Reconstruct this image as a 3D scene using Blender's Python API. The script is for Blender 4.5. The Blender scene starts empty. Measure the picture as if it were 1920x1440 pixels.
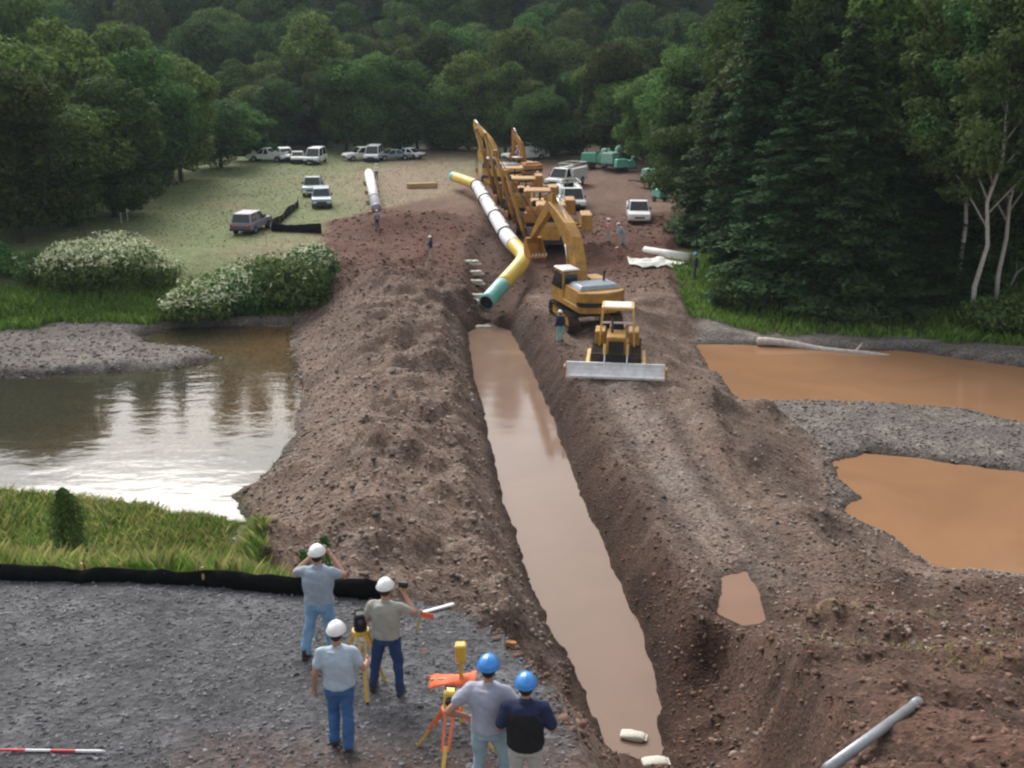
import bpy, bmesh, math, random
import numpy as np
from mathutils import Vector, Matrix, Euler

random.seed(7); rng = np.random.default_rng(7)
SC = bpy.context.scene
COL = SC.collection

# ------------------------------------------------------------------ camera
F = 1900.0; HC = 17.2; TH = math.atan(630/F)          # focal length in photo pixels, camera height, pitch
CT, ST = math.cos(TH), math.sin(TH)
cd = bpy.data.cameras.new('camera'); cam = bpy.data.objects.new('camera', cd); COL.objects.link(cam)
cd.sensor_width = 36.0; cd.lens = 36.0*F/1920; cd.clip_end = 3000; cd.clip_start = .1
cam.location = (0, 0, HC); cam.rotation_euler = (math.pi/2-TH, 0, 0)
SC.camera = cam
# ------------------------------------------------------------------ overcast sky + veiled sun
SUN_EL, SUN_AZ = math.radians(39), math.radians(-24)   # azimuth from +y, to the left
w = bpy.data.worlds.new('World'); SC.world = w; w.use_nodes = True
nt = w.node_tree; nt.nodes.clear()
wo = nt.nodes.new('ShaderNodeOutputWorld'); bg = nt.nodes.new('ShaderNodeBackground')
sky = nt.nodes.new('ShaderNodeTexSky'); sky.sky_type = 'NISHITA'; sky.sun_disc = False
sky.sun_elevation = SUN_EL; sky.sun_rotation = SUN_AZ; sky.air_density = 1.5; sky.dust_density = 4
hs = nt.nodes.new('ShaderNodeHueSaturation'); hs.inputs['Saturation'].default_value = .22
tc = nt.nodes.new('ShaderNodeTexCoord'); cn = nt.nodes.new('ShaderNodeTexNoise')
cn.inputs['Scale'].default_value = 2.2; cn.inputs['Detail'].default_value = 6; cn.inputs['Roughness'].default_value = .55
cr = nt.nodes.new('ShaderNodeValToRGB'); cr.color_ramp.elements[0].position = .3; cr.color_ramp.elements[1].position = .7
cr.color_ramp.elements[0].color = (.72, .74, .78, 1); cr.color_ramp.elements[1].color = (1.12, 1.11, 1.1, 1)
mx = nt.nodes.new('ShaderNodeMix'); mx.data_type = 'RGBA'; mx.blend_type = 'MULTIPLY'; mx.inputs[0].default_value = 1
nt.links.new(sky.outputs[0], hs.inputs['Color']); nt.links.new(tc.outputs['Generated'], cn.inputs['Vector'])
nt.links.new(cn.outputs[0], cr.inputs[0]); nt.links.new(hs.outputs[0], mx.inputs[6]); nt.links.new(cr.outputs[0], mx.inputs[7])
nt.links.new(mx.outputs[2], bg.inputs[0]); nt.links.new(bg.outputs[0], wo.inputs[0])
bg.inputs[1].default_value = .13
sd = bpy.data.lights.new('sun', 'SUN'); sd.energy = 1.45; sd.angle = math.radians(34); sd.color = (1, .96, .9)
sun = bpy.data.objects.new('sun', sd); COL.objects.link(sun)
_sdir = Vector((math.sin(SUN_AZ)*math.cos(SUN_EL), math.cos(SUN_AZ)*math.cos(SUN_EL), math.sin(SUN_EL)))
sun.rotation_euler = _sdir.to_track_quat('Z', 'Y').to_euler()
SC.view_settings.view_transform = 'Standard'; SC.view_settings.look = 'None'
SC.view_settings.exposure = 0.8; SC.view_settings.gamma = 1
SC.render.engine = 'CYCLES'
SC.cycles.use_denoising = True
SC.cycles.max_bounces = 5; SC.cycles.diffuse_bounces = 2; SC.cycles.glossy_bounces = 2; SC.cycles.transparent_max_bounces = 8
SC.cycles.use_adaptive_sampling = True
SC.cycles.filter_width = 2.3

# ------------------------------------------------------------------ pixel <-> world
def un(u, v, z=0.0, y=None):
    dx, dy = (u-960)/F, (720-v)/F
    wv = (dx, CT+dy*ST, -ST+dy*CT)
    t = (z-HC)/wv[2] if y is None else y/wv[1]
    return (t*wv[0], t*wv[1], HC+t*wv[2])
def unp(u, v, zf, it=8):                    # point on the surface z = zf(x, y)
    z = 2.0
    for _ in range(it):
        p = un(u, v, z); z = float(zf(np.array([p[0]]), np.array([p[1]]))[0])
    return un(u, v, z)

# ------------------------------------------------------------------ materials
def mat(name, c=(.5, .5, .5), rough=.7, metal=0, var=.15, scale=8, bump=0, bscale=30, spec=.5, dirt=None, dirtamt=.4, coat=0, island=0, trans=0, objrand=0):
    m = bpy.data.materials.new(name); m.use_nodes = True; n = m.node_tree; b = n.nodes['Principled BSDF']
    L = n.links.new
    b.inputs['Roughness'].default_value = rough; b.inputs['Metallic'].default_value = metal
    b.inputs['Specular IOR Level'].default_value = spec
    if coat: b.inputs['Coat Weight'].default_value = coat
    tcn = n.nodes.new('ShaderNodeTexCoord'); no = n.nodes.new('ShaderNodeTexNoise')
    no.inputs['Scale'].default_value = scale; no.inputs['Detail'].default_value = 5; no.inputs['Roughness'].default_value = .65
    L(tcn.outputs['Object'], no.inputs['Vector'])
    rp = n.nodes.new('ShaderNodeMapRange'); rp.inputs[1].default_value = .3; rp.inputs[2].default_value = .7
    rp.inputs[3].default_value = 1-var; rp.inputs[4].default_value = 1+var
    L(no.outputs[0], rp.inputs[0])
    val = rp.outputs[0]
    def mul(a, bb):
        q = n.nodes.new('ShaderNodeMath'); q.operation = 'MULTIPLY'; L(a, q.inputs[0]); L(bb, q.inputs[1]); return q.outputs[0]
    if island:
        g = n.nodes.new('ShaderNodeNewGeometry'); r2 = n.nodes.new('ShaderNodeMapRange')
        r2.inputs[3].default_value = 1-island; r2.inputs[4].default_value = 1+island
        L(g.outputs['Random Per Island'], r2.inputs[0]); val = mul(val, r2.outputs[0])
    if objrand:
        g = n.nodes.new('ShaderNodeObjectInfo'); r2 = n.nodes.new('ShaderNodeMapRange')
        r2.inputs[3].default_value = 1-objrand; r2.inputs[4].default_value = 1+objrand
        L(g.outputs['Random'], r2.inputs[0]); val = mul(val, r2.outputs[0])
    vm = n.nodes.new('ShaderNodeVectorMath'); vm.operation = 'SCALE'; vm.inputs[0].default_value = c[:3]
    L(val, vm.inputs['Scale']); out = vm.outputs[0]
    if objrand:
        h = n.nodes.new('ShaderNodeHueSaturation'); r3 = n.nodes.new('ShaderNodeMapRange')
        r3.inputs[3].default_value = .455; r3.inputs[4].default_value = .525
        g2 = n.nodes.new('ShaderNodeMath'); g2.operation = 'FRACT'; g3 = n.nodes.new('ShaderNodeMath'); g3.operation = 'MULTIPLY'
        g3.inputs[1].default_value = 7.31
        L(g.outputs['Random'], g3.inputs[0]); L(g3.outputs[0], g2.inputs[0]); L(g2.outputs[0], r3.inputs[0])
        L(r3.outputs[0], h.inputs['Hue']); L(out, h.inputs['Color']); out = h.outputs[0]
    if dirt:
        n2 = n.nodes.new('ShaderNodeTexNoise'); n2.inputs['Scale'].default_value = 1.7; n2.inputs['Detail'].default_value = 7; n2.inputs['Roughness'].default_value = .7
        L(tcn.outputs['Object'], n2.inputs['Vector'])
        r4 = n.nodes.new('ShaderNodeMapRange'); r4.inputs[1].default_value = .42; r4.inputs[2].default_value = .68; r4.inputs[4].default_value = dirtamt
        L(n2.outputs[0], r4.inputs[0])
        mm = n.nodes.new('ShaderNodeMix'); mm.data_type = 'RGBA'; mm.inputs[7].default_value = (*dirt, 1)
        L(r4.outputs[0], mm.inputs[0]); L(out, mm.inputs[6]); out = mm.outputs[2]
    L(out, b.inputs['Base Color'])
    if bump:
        n5 = n.nodes.new('ShaderNodeTexNoise'); n5.inputs['Scale'].default_value = bscale; n5.inputs['Detail'].default_value = 4
        L(tcn.outputs['Object'], n5.inputs['Vector'])
        bp = n.nodes.new('ShaderNodeBump'); bp.inputs['Strength'].default_value = bump; bp.inputs['Distance'].default_value = .05
        L(n5.outputs[0], bp.inputs['Height']); L(bp.outputs[0], b.inputs['Normal'])
    if trans:
        o = [q for q in n.nodes if q.type == 'OUTPUT_MATERIAL'][0]
        tr = n.nodes.new('ShaderNodeBsdfTranslucent'); ms = n.nodes.new('ShaderNodeMixShader'); ms.inputs[0].default_value = trans
        L(out, tr.inputs[0]); L(b.outputs[0], ms.inputs[1]); L(tr.outputs[0], ms.inputs[2]); L(ms.outputs[0], o.inputs[0])
    return m
MUD = (.13, .07, .045)
M = {}
def M_(k, *a, **kw): M[k] = mat(k, *a, **kw); return M[k]
M_('leaf', (.078, .142, .032), .7, var=.4, scale=.3, island=.5, trans=.38, objrand=.48, spec=.08)
M_('leaf_dark', (.050, .098, .034), .7, var=.3, scale=.3, island=.45, trans=.2, objrand=.25, spec=.06)
M_('leaf_birch', (.085, .155, .045), .7, var=.3, scale=.4, island=.4, trans=.35, objrand=.15, spec=.08)
M_('leaf_shrub', (.085, .165, .045), .7, var=.3, scale=1, island=.4, trans=.35, objrand=.1, spec=.1)
M_('blossom', (.58, .62, .40), .7, var=.15, scale=2, island=.25, trans=.2)
M_('grass', (.165, .275, .055), .8, spec=.08, var=.35, scale=.25, island=.45, trans=.3)
M_('mown', (.27, .225, .14), .8, spec=.08, var=.3, scale=.4, island=.4, trans=.2)
M_('grass_dry', (.36, .34, .13), .8, spec=.08, var=.3, scale=.4, island=.4, trans=.3)
M_('bark', (.075, .06, .048), .9, var=.3, bump=.5)
M_('bark_pale', (.42, .40, .36), .8, var=.25, scale=5, bump=.3)
M_('yellow', (.47, .245, .035), .55, var=.15, dirt=MUD, dirtamt=.75, scale=3)
M_('yellow_old', (.46, .20, .028), .5, var=.12, dirt=MUD, dirtamt=.5, scale=3)
M_('yellow_pale', (.72, .45, .12), .5, var=.1, dirt=MUD, dirtamt=.35, scale=3)
M_('track', (.035, .03, .027), .6, .4, var=.3, dirt=MUD, dirtamt=.7, scale=6)
M_('steel', (.74, .74, .74), .5, .2, var=.12, scale=4, dirt=(.25, .2, .17), dirtamt=.35)
M_('chrome', (.75, .75, .75), .15, .9, var=.05)
M_('black', (.012, .012, .012), .6, var=.2)
M_('rubber', (.018, .018, .018), .8, var=.2)
M_('dark_metal', (.04, .04, .045), .5, .3, var=.2)
M_('glass', (.012, .02, .018), .06, 0, var=.1, spec=.8)
M_('white_paint', (.78, .79, .78), .4, var=.05, dirt=(.3, .24, .18), dirtamt=.22, scale=2)
M_('roof_white', (.72, .66, .66), .45, var=.06)
M_('hood_sky_sheen', (.30, .36, .42), .3, var=.1, dirt=MUD, dirtamt=.2)  # sky reflected on the hood top, painted in as blue-grey
M_('silver', (.24, .30, .35), .35, .3, var=.05, dirt=(.25, .2, .15), dirtamt=.2)
M_('sage', (.26, .34, .34), .35, .2, var=.05, dirt=(.25, .2, .15), dirtamt=.2)
M_('mauve', (.30, .26, .32), .35, .2, var=.05)
M_('maroon', (.16, .03, .045), .4, var=.1)
M_('teal', (.10, .42, .30), .45, var=.12, dirt=(.5, .6, .55), dirtamt=.3)
M_('teal_light', (.33, .60, .52), .45, var=.1, dirt=MUD, dirtamt=.2)
M_('lamp', (.8, .8, .75), .15)
M_('tail', (.5, .03, .02), .3)
M_('pipe_white', (.80, .79, .80), .6, var=.06, scale=1.5, dirt=(.35, .3, .28), dirtamt=.3)
M_('pipe_yellow', (.74, .50, .06), .42, var=.1, scale=2, dirt=(.6, .5, .3), dirtamt=.3)
M_('pipe_teal', (.16, .46, .40), .45, var=.1, scale=2, dirt=(.5, .6, .55), dirtamt=.35)
M_('pipe_grey', (.34, .36, .39), .4, .3, var=.12, dirt=MUD, dirtamt=.3)
M_('strap', (.06, .06, .07), .8)
M_('sandbag', (.66, .63, .54), .9, var=.12, dirt=(.3, .2, .14), dirtamt=.3, bump=.3, bscale=9)
M_('tarp', (.72, .71, .66), .75, var=.08, dirt=(.35, .28, .2), dirtamt=.3)
M_('fabric_black', (.007, .007, .008), .9, var=.4, scale=5, bump=1.0, bscale=7, spec=.2)
M_('wood', (.50, .34, .16), .8, var=.25, scale=6, bump=.2)
M_('wood_orange', (.42, .20, .07), .8, var=.25, scale=6)
M_('driftwood', (.50, .44, .40), .85, var=.25, scale=4, bump=.3)
M_('tripod_yellow', (.66, .42, .07), .5, var=.12)
M_('orange', (.80, .16, .06), .7, var=.15, scale=12)
M_('pink', (.82, .36, .34), .7, var=.1)
M_('red', (.62, .05, .07), .5, var=.1)
M_('white', (.80, .80, .80), .5, var=.05)
M_('hat_white', (.86, .86, .84), .3, var=.04, coat=.3)
M_('hat_blue', (.05, .27, .72), .28, var=.06, coat=.3)
M_('skin', (.42, .22, .15), .55, var=.1, scale=12)
M_('hair', (.03, .018, .012), .7, var=.3)
M_('shirt_grey', (.30, .36, .43), .9, var=.12, scale=9, bump=.3, bscale=14)
M_('shirt_pale', (.42, .50, .58), .9, var=.1, scale=9, bump=.3, bscale=14)
M_('shirt_tan', (.34, .33, .29), .9, var=.1, scale=9, bump=.3, bscale=14)
M_('shirt_lilac', (.36, .38, .47), .9, var=.1, scale=9, bump=.3, bscale=14)
M_('navy', (.016, .025, .07), .9, var=.15, scale=9, bump=.3, bscale=14)
M_('vest_black', (.012, .012, .015), .9, var=.2)
M_('jeans', (.05, .13, .30), .9, var=.25, scale=5, bump=.3, bscale=16)
M_('jeans_pale', (.20, .36, .56), .9, var=.25, scale=5, bump=.3, bscale=16)
M_('jeans_dark', (.022, .05, .14), .9, var=.25, scale=5, bump=.3, bscale=16)
M_('jeans_washed', (.30, .42, .48), .9, var=.25, scale=4, bump=.3, bscale=16)
M_('khaki', (.46, .45, .42), .9, var=.1, scale=5, bump=.3, bscale=16)
M_('boot', (.05, .03, .02), .8, var=.2)
M_('stone', (.20, .155, .125), .9, var=.3, scale=.8, island=.6)
M_('stone_bar', (.18, .158, .14), .9, var=.25, scale=.8, island=.55)
M_('stone_grey', (.14, .14, .148), .9, var=.25, scale=.8, island=.6)
M_('clod', (.145, .083, .058), .95, var=.3, scale=1.2, island=.45)

# ------------------------------------------------------------------ mesh builder
class MB:
    def __init__(s): s.v = []; s.f = []
    def add(s, vs, fs):
        o = len(s.v); s.v += [tuple(map(float, q)) for q in vs]; s.f += [tuple(i+o for i in f) for f in fs]; return s
    def fr(s, c, b, t, h, off=(0, 0), R=None):       # frustum: bottom size b, top size t, height h, c = bottom centre
        vs = []
        for (sx, sy, o, z) in ((b[0], b[1], (0, 0), 0), (t[0], t[1], off, h)):
            for a, e in ((-1, -1), (1, -1), (1, 1), (-1, 1)): vs.append(Vector((a*sx/2+o[0], e*sy/2+o[1], z)))
        if R is not None: vs = [R @ q for q in vs]
        c = Vector(c)
        return s.add([q+c for q in vs], [(3, 2, 1, 0), (4, 5, 6, 7), (0, 1, 5, 4), (1, 2, 6, 5), (2, 3, 7, 6), (3, 0, 4, 7)])
    def box(s, c, d, R=None):
        vs = [Vector((a*d[0]/2, e*d[1]/2, g*d[2]/2)) for g in (-1, 1) for a, e in ((-1, -1), (1, -1), (1, 1), (-1, 1))]
        if R is not None: vs = [R @ q for q in vs]
        c = Vector(c)
        return s.add([q+c for q in vs], [(3, 2, 1, 0), (4, 5, 6, 7), (0, 1, 5, 4), (1, 2, 6, 5), (2, 3, 7, 6), (3, 0, 4, 7)])
    def beam(s, a, b, wd, ht, up=(0, 0, 1)):
        a, b = Vector(a), Vector(b); d = (b-a); L = d.length; d.normalize(); up = Vector(up)
        x = d.cross(up)
        if x.length < 1e-4: x = d.cross(Vector((0, 1, 0)))
        x.normalize(); z = x.cross(d)
        R = Matrix((x, d, z)).transposed()
        return s.box((a+b)/2, (wd, L, ht), R)
    def tube(s, pts, r, n=10, sq=1.0, cap=True, up=(0, 0, 1)):
        pts = [Vector(p) for p in pts]; k = len(pts)
        if not hasattr(r, '__len__'): r = [r]*k
        rings = []; px = None
        for i, p in enumerate(pts):
            d = (pts[min(i+1, k-1)]-pts[max(i-1, 0)]).normalized()
            if px is None:
                x = d.cross(Vector(up))
                if x.length < 1e-3: x = d.cross(Vector((0, 1, 0)))
            else: x = px - d*px.dot(d)
            x.normalize(); px = x; y = d.cross(x)
            rings.append([p + x*(math.cos(2*math.pi*j/n)*r[i]) + y*(math.sin(2*math.pi*j/n)*r[i]*sq) for j in range(n)])
        return s.loft(rings, cap)
    def loft(s, rings, cap=True):
        n = len(rings[0]); vs = [q for rg in rings for q in rg]; fs = []
        for i in range(len(rings)-1):
            for j in range(n):
                a, b = i*n+j, i*n+(j+1) % n
                fs.append((a, b, b+n, a+n))
        if cap: fs.append(tuple(range(n-1, -1, -1))); fs.append(tuple((len(rings)-1)*n+j for j in range(n)))
        return s.add(vs, fs)
    def ext(s, poly, a, b, fn):                      # poly of 2D points extruded a..b; fn(p, q, t) -> 3D
        n = len(poly)
        vs = [fn(p[0], p[1], a) for p in poly]+[fn(p[0], p[1], b) for p in poly]
        fs = [tuple(range(n)), tuple(range(2*n-1, n-1, -1))]+[(i, i+n, (i+1) % n+n, (i+1) % n) for i in range(n)]
        return s.add(vs, fs)
    def ball(s, c, r, n=12, m=8):
        if not hasattr(r, '__len__'): r = (r, r, r)
        rings = []
        for i in range(m+1):
            t = -math.pi/2+math.pi*(i+.02)/(m+.04)
            rings.append([(c[0]+r[0]*math.cos(t)*math.cos(2*math.pi*j/n), c[1]+r[1]*math.cos(t)*math.sin(2*math.pi*j/n), c[2]+r[2]*math.sin(t)) for j in range(n)])
        return s.loft(rings)
def link(o, parent=None):
    COL.objects.link(o)
    if parent is not None: o.parent = parent
    return o
def obj(name, mb, m, parent=None, bevel=0, smooth=False, kind=None):
    me = bpy.data.meshes.new(name); me.from_pydata(mb.v, [], mb.f); me.validate()
    bm = bmesh.new(); bm.from_mesh(me); bmesh.ops.recalc_face_normals(bm, faces=bm.faces)
    if bevel:
        es = [e for e in bm.edges if len(e.link_faces) == 2 and e.calc_face_angle(0) > .5]
        if es: bmesh.ops.bevel(bm, geom=es, offset=bevel, segments=1, affect='EDGES', clamp_overlap=True)
    bm.to_mesh(me); bm.free()
    me.materials.append(M[m] if isinstance(m, str) else m)
    if smooth: me.polygons.foreach_set('use_smooth', [True]*len(me.polygons))
    o = bpy.data.objects.new(name, me); link(o, parent)
    if kind: o['kind'] = kind
    return o
def npmesh(name, V, Fq, m, parent=None, smooth=False):
    me = bpy.data.meshes.new(name)
    V = np.asarray(V, np.float32); Fq = np.asarray(Fq, np.int32); k = Fq.shape[1]
    me.vertices.add(len(V)); me.vertices.foreach_set('co', V.ravel())
    me.loops.add(Fq.size); me.loops.foreach_set('vertex_index', Fq.ravel())
    me.polygons.add(len(Fq)); me.polygons.foreach_set('loop_start', np.arange(0, Fq.size, k, dtype=np.int32))
    me.polygons.foreach_set('loop_total', np.full(len(Fq), k, np.int32))
    if smooth: me.polygons.foreach_set('use_smooth', np.ones(len(Fq), bool))
    me.update(calc_edges=True)
    me.materials.append(M[m] if isinstance(m, str) else m)
    o = bpy.data.objects.new(name, me); link(o, parent); return o
def tag(o, label, cat, group=None, kind=None):
    o['label'] = label; o['category'] = cat
    if group: o['group'] = group
    if kind: o['kind'] = kind
    return o
def thing(name, label, cat, loc=(0, 0, 0), rz=0, group=None, scale=1):
    o = bpy.data.objects.new(name, None); link(o); o.empty_display_size = .3
    o.location = loc; o.rotation_euler = (0, 0, rz); o.scale = (scale,)*3
    return tag(o, label, cat, group)
def dup(root, loc, rz=0, scale=None, label=None, group=None):
    def cp(o, par):
        c = o.copy(); COL.objects.link(c); c.parent = par
        for ch in o.children: cp(ch, c)
        return c
    r = cp(root, None); r.location = loc; r.rotation_euler = (0, 0, rz)
    if scale is not None: r.scale = scale if hasattr(scale, '__len__') else (scale,)*3
    if label: r['label'] = label
    if group: r['group'] = group
    return r
# ------------------------------------------------------------------ terrain
_N = [np.random.default_rng(100+i).random((256, 256)) for i in range(6)]
def vn(x, y, k=0):
    t = _N[k % 6]; xi = np.floor(x).astype(int); yi = np.floor(y).astype(int); fx = x-xi; fy = y-yi
    fx = fx*fx*(3-2*fx); fy = fy*fy*(3-2*fy); a = xi & 255; b = yi & 255; c = (xi+1) & 255; d = (yi+1) & 255
    return (t[a, b]*(1-fx)+t[c, b]*fx)*(1-fy)+(t[a, d]*(1-fx)+t[c, d]*fx)*fy
def fbm(x, y, s, o=4, k=0, g=.5):                    # about -1..1, s = feature size in metres
    r = 0; a = 1; tot = 0
    for i in range(o):
        r = r+a*(vn(x/s*2**i+17.3*i+50, y/s*2**i+9.1*i+80, k+i)*2-1); tot += a; a *= g
    return r/tot*1.6
def ss(a, b, x): t = np.clip((x-a)/(b-a), 0, 1); return t*t*(3-2*t)
def sdist(poly, x, y):                               # signed distance, + inside
    P = np.array([q[:2] for q in poly]); d2 = np.full(x.shape, 1e9); ins = np.zeros(x.shape, bool)
    for i in range(len(P)):
        ax, ay = P[i]; bx, by = P[(i+1) % len(P)]; ex, ey = bx-ax, by-ay
        t = np.clip(((x-ax)*ex+(y-ay)*ey)/(ex*ex+ey*ey+1e-9), 0, 1)
        d2 = np.minimum(d2, (x-ax-t*ex)**2+(y-ay-t*ey)**2)
        cond = ((ay > y) != (by > y))
        with np.errstate(divide='ignore', invalid='ignore'):
            ins ^= cond & (x < ex*(y-ay)/(ey if ey else 1e-9)+ax)
    d = np.sqrt(d2); return np.where(ins, d, -d)
def wp(L, z=0.0): return [un(u, v, z)[:2] for u, v in L]
def padz0(y): return 8.8-.17*(y-10.5)
def padp(u, v):
    z = 8.
    for _ in range(8): p = un(u, v, z); z = padz0(p[1])
    return p
RIVER = [(-140, 53)]+wp([(-150, 712), (0, 706), (200, 700), (330, 692), (410, 674), (380, 657), (290, 648), (262, 630), (330, 614), (552, 610), (555, 700), (566, 770), (545, 840), (500, 880), (440, 928), (462, 985), (250, 958), (0, 926)])+[(-140, 38)]
TRENCH = wp([(878, 622), (886, 690), (905, 760), (930, 870), (945, 940), (975, 1030), (1000, 1100), (1030, 1180), (1075, 1255), (1115, 1340), (1155, 1405), (1200, 1425), (1246, 1412), (1241, 1330), (1220, 1240), (1195, 1170), (1160, 1090), (1130, 1010), (1095, 940), (1062, 850), (1025, 760), (995, 690), (955, 620), (915, 605)])
POOLA = wp([(1300, 645), (1430, 648), (1700, 660), (1920, 690)])+[(130, 30), (130, 24)]+wp([(1920, 795), (1800, 768), (1620, 754), (1500, 752), (1385, 752), (1345, 700)])
POOLB = wp([(1555, 864), (1640, 850), (1780, 868), (1920, 886)])+[(130, 10), (130, 3)]+wp([(2100, 1120), (1920, 1078), (1745, 1060), (1700, 1020), (1640, 990), (1570, 957), (1610, 932), (1570, 900)])
PUDZ = 1.62
PUDDLE = wp([(1350, 1080), (1405, 1062), (1432, 1110), (1446, 1168), (1395, 1178), (1335, 1150)], PUDZ)
WORKS = wp([(462, 985), (440, 928), (500, 880), (548, 840), (566, 770), (555, 700), (545, 620)])+[(-14.3, 66), (-15, 78), (-16.5, 90), (-13, 97), (-6, 110), (-2, 140), (30, 140), (26, 110), (17, 92), (12, 76), (11.5, 62)]+wp([(1345, 700), (1385, 752), (1560, 862), (1575, 955), (1745, 1060)])+[(17, 29.5), (60, 22), (60, 4), (8, 4), (1, 4), (-1, 14), (-4, 20), (-9, 29)]
PAD = [padp(*q)[:2] for q in [(-60, 1066), (0, 1078), (250, 1088), (450, 1098), (560, 1108), (720, 1116), (860, 1130), (935, 1172), (1000, 1235), (1055, 1305), (1085, 1380), (1105, 1470)]]+[(1.2, 3), (1, -30), (-60, -30), (-60, 17.6)]
CUT = [(-3.3, 64), (-3.6, 72), (-3.8, 80), (-1.6, 92), (1.2, 92), (1.6, 80), (1.5, 70), (1.0, 63)]
def gnd(x, y, full=False):
    x = np.asarray(x, float); y = np.asarray(y, float)
    n1 = fbm(x, y, 9, 4, 0); n2 = fbm(x, y, 2.2, 4, 2); n3 = fbm(x, y, .8, 3, 4)
    dR, dT, dA, dB = (sdist(p, x, y) for p in (RIVER, TRENCH, POOLA, POOLB))
    dW = sdist(WORKS, x, y); dP = sdist(PAD, x, y); dC = sdist(CUT, x, y)
    fe = np.where(x < 0, np.interp(x, [-60, -25, -19, 0], [58.5, 59.5, 62.8, 63.5]), np.clip(61.5-(x-9)*.3, 50, 62))+n1*.6
    field = 2.5*ss(0, 15, y-fe)*(1-.2*ss(-2, 2, x)*ss(95, 85, y))+.1*n1
    hill = np.clip(y-172, 0, 45)*.13+np.clip(y-217, 0, 125)*.72+ss(165, 200, y)*2.0*n1
    field = field+hill
    bar = .38+.12*n1+.08*n2
    land = np.maximum(bar, field)
    sl = .40+.5*ss(-6, -1.5, x)+.5*ss(-1.2, .3, x)
    pz = padz0(np.maximum(y, -5))+.05*n2+.02*n3
    near = np.where(dP > 0, pz, padz0(np.maximum(y, -5))-sl*np.maximum(-dP, 0)+.18*n2*np.clip(-dP, 0, 1))
    nr = np.where(x > 1.0, np.clip(1.3+(27.0-.10*np.clip(x-8, 0, 30)-y)*.38, -1, 7.2)+.35*n1+.42*n2+.22*n3, -5)
    # works: berm left of the trench, bench on its right, worked ground on the far bank
    tx = np.interp(y, [22, 30, 37, 48.4, 64, 80], [3.2, 2.2, 1.3, .15, -1.3, -1.2])
    leftb = 1.85+.5*n1+.62*n2+.22*n3+.5*np.exp(-((x-tx+6.5+n1)/2.6)**2)
    rightb = 1.75+.16*n1+.12*n2+.06*n3
    rut = np.exp(-((x-(tx+4.2))/.35)**2)+np.exp(-((x-(tx+6.6))/.35)**2)
    rightb = rightb-.16*rut+.8*np.exp(-((x-tx-9.2+.6*n1)/1.1)**2)*ss(47, 44, y)*ss(26, 30, y)
    wz = np.where(x < tx, leftb, rightb)
    farw = 2.5+.12*n1+.18*n2+1.5*np.exp(-((y-86-n1)/3.6)**2)*np.exp(-((x+8.5)/5.2)**4)+.55*np.exp(-((y-80)/5)**2)*np.exp(-((x-8)/4)**2)
    wz = wz*(1-ss(66, 80, y))+farw*ss(66, 80, y)+hill*0
    wm = ss(-.6, .9, dW)
    land = land*(1-wm)+np.maximum(wz*wm+land*(1-wm), 0)*wm
    land = np.maximum(land, near); land = np.maximum(land, nr)
    # far-bank cut the pipe is lowered into
    cutz = np.interp(y, [63, 66, 72, 80, 92], [-.3, .35, 1.2, 2.0, 2.6])+.10*n2
    land = np.where(dC > 0, land+(cutz-land)*ss(0, 1.5, dC), land)
    # ditch far left
    dt = np.abs(y-(np.interp(x, [-60, -38, -27], [73, 72.5, 69.5])))
    land = land-.7*np.exp(-(dt/.7)**2)*ss(-23, -27, x)
    # puddle hollow
    dQ = sdist(PUDDLE, x, y)
    land = np.where(dQ > -1.5, np.minimum(land, np.where(dQ > 0, PUDZ-.12*np.minimum(dQ*2, 1), PUDZ+.03-.35*dQ+.1*n3)), land)
    land = np.where((dQ > -.9) & (dQ <= 0), np.maximum(land, PUDZ+.02), land)
    z = land; wob = .22*n2+.12*n3
    tx0 = np.interp(y, [22, 30, 37, 48.4, 64, 80], [3.2, 2.2, 1.3, .15, -1.3, -1.2])
    tm = ss(26.5, 23, y)*ss(7.5, 5.5, x)
    tcap = tm*np.where(dT > 0, 0, .4*np.minimum(-dT, 5)+1.5*np.maximum(-dT-5, 0))+(1-tm)*(1.25+.9*ss(0, 1.5, x-tx0))*-dT
    z = np.where((dP > 0) | (dT > 0), z, np.minimum(z, np.maximum(tcap, 0)*(1+.2*n2)+.02+.3*n3*np.clip(-dT-.3, 0, 1)))
    for d, s_, dep, k in ((dR+wob*1.5, .5, 1.0, .16), (dT+wob*.6, 1.6, 1.5, 1.0), (dA+wob, .35, .8, .4), (dB+wob, .40, .8, .4)):
        z = np.where(d > 0, np.minimum(z, -.02-np.minimum(d*k, dep)), np.where(dP > 0, z, np.minimum(z, -d*s_*(1+.35*n2)+.02+.25*np.maximum(-d-4, 0)**2)))
    # stony shoal just under the water at the tail of the gravel bar
    if full: return z, dict(dR=dR, dT=dT, dA=dA, dB=dB, dW=dW, dP=dP, dC=dC, dQ=dQ, n1=n1, n2=n2, n3=n3, fe=fe, tx=tx)
    return z
def G(x, y): return float(gnd(np.array([x]), np.array([y]))[0])
def on(u, v, dz=0):                                   # the ground point seen at pixel (u, v)
    p = unp(u, v, gnd); return (p[0], p[1], G(p[0], p[1])+dz)

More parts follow.
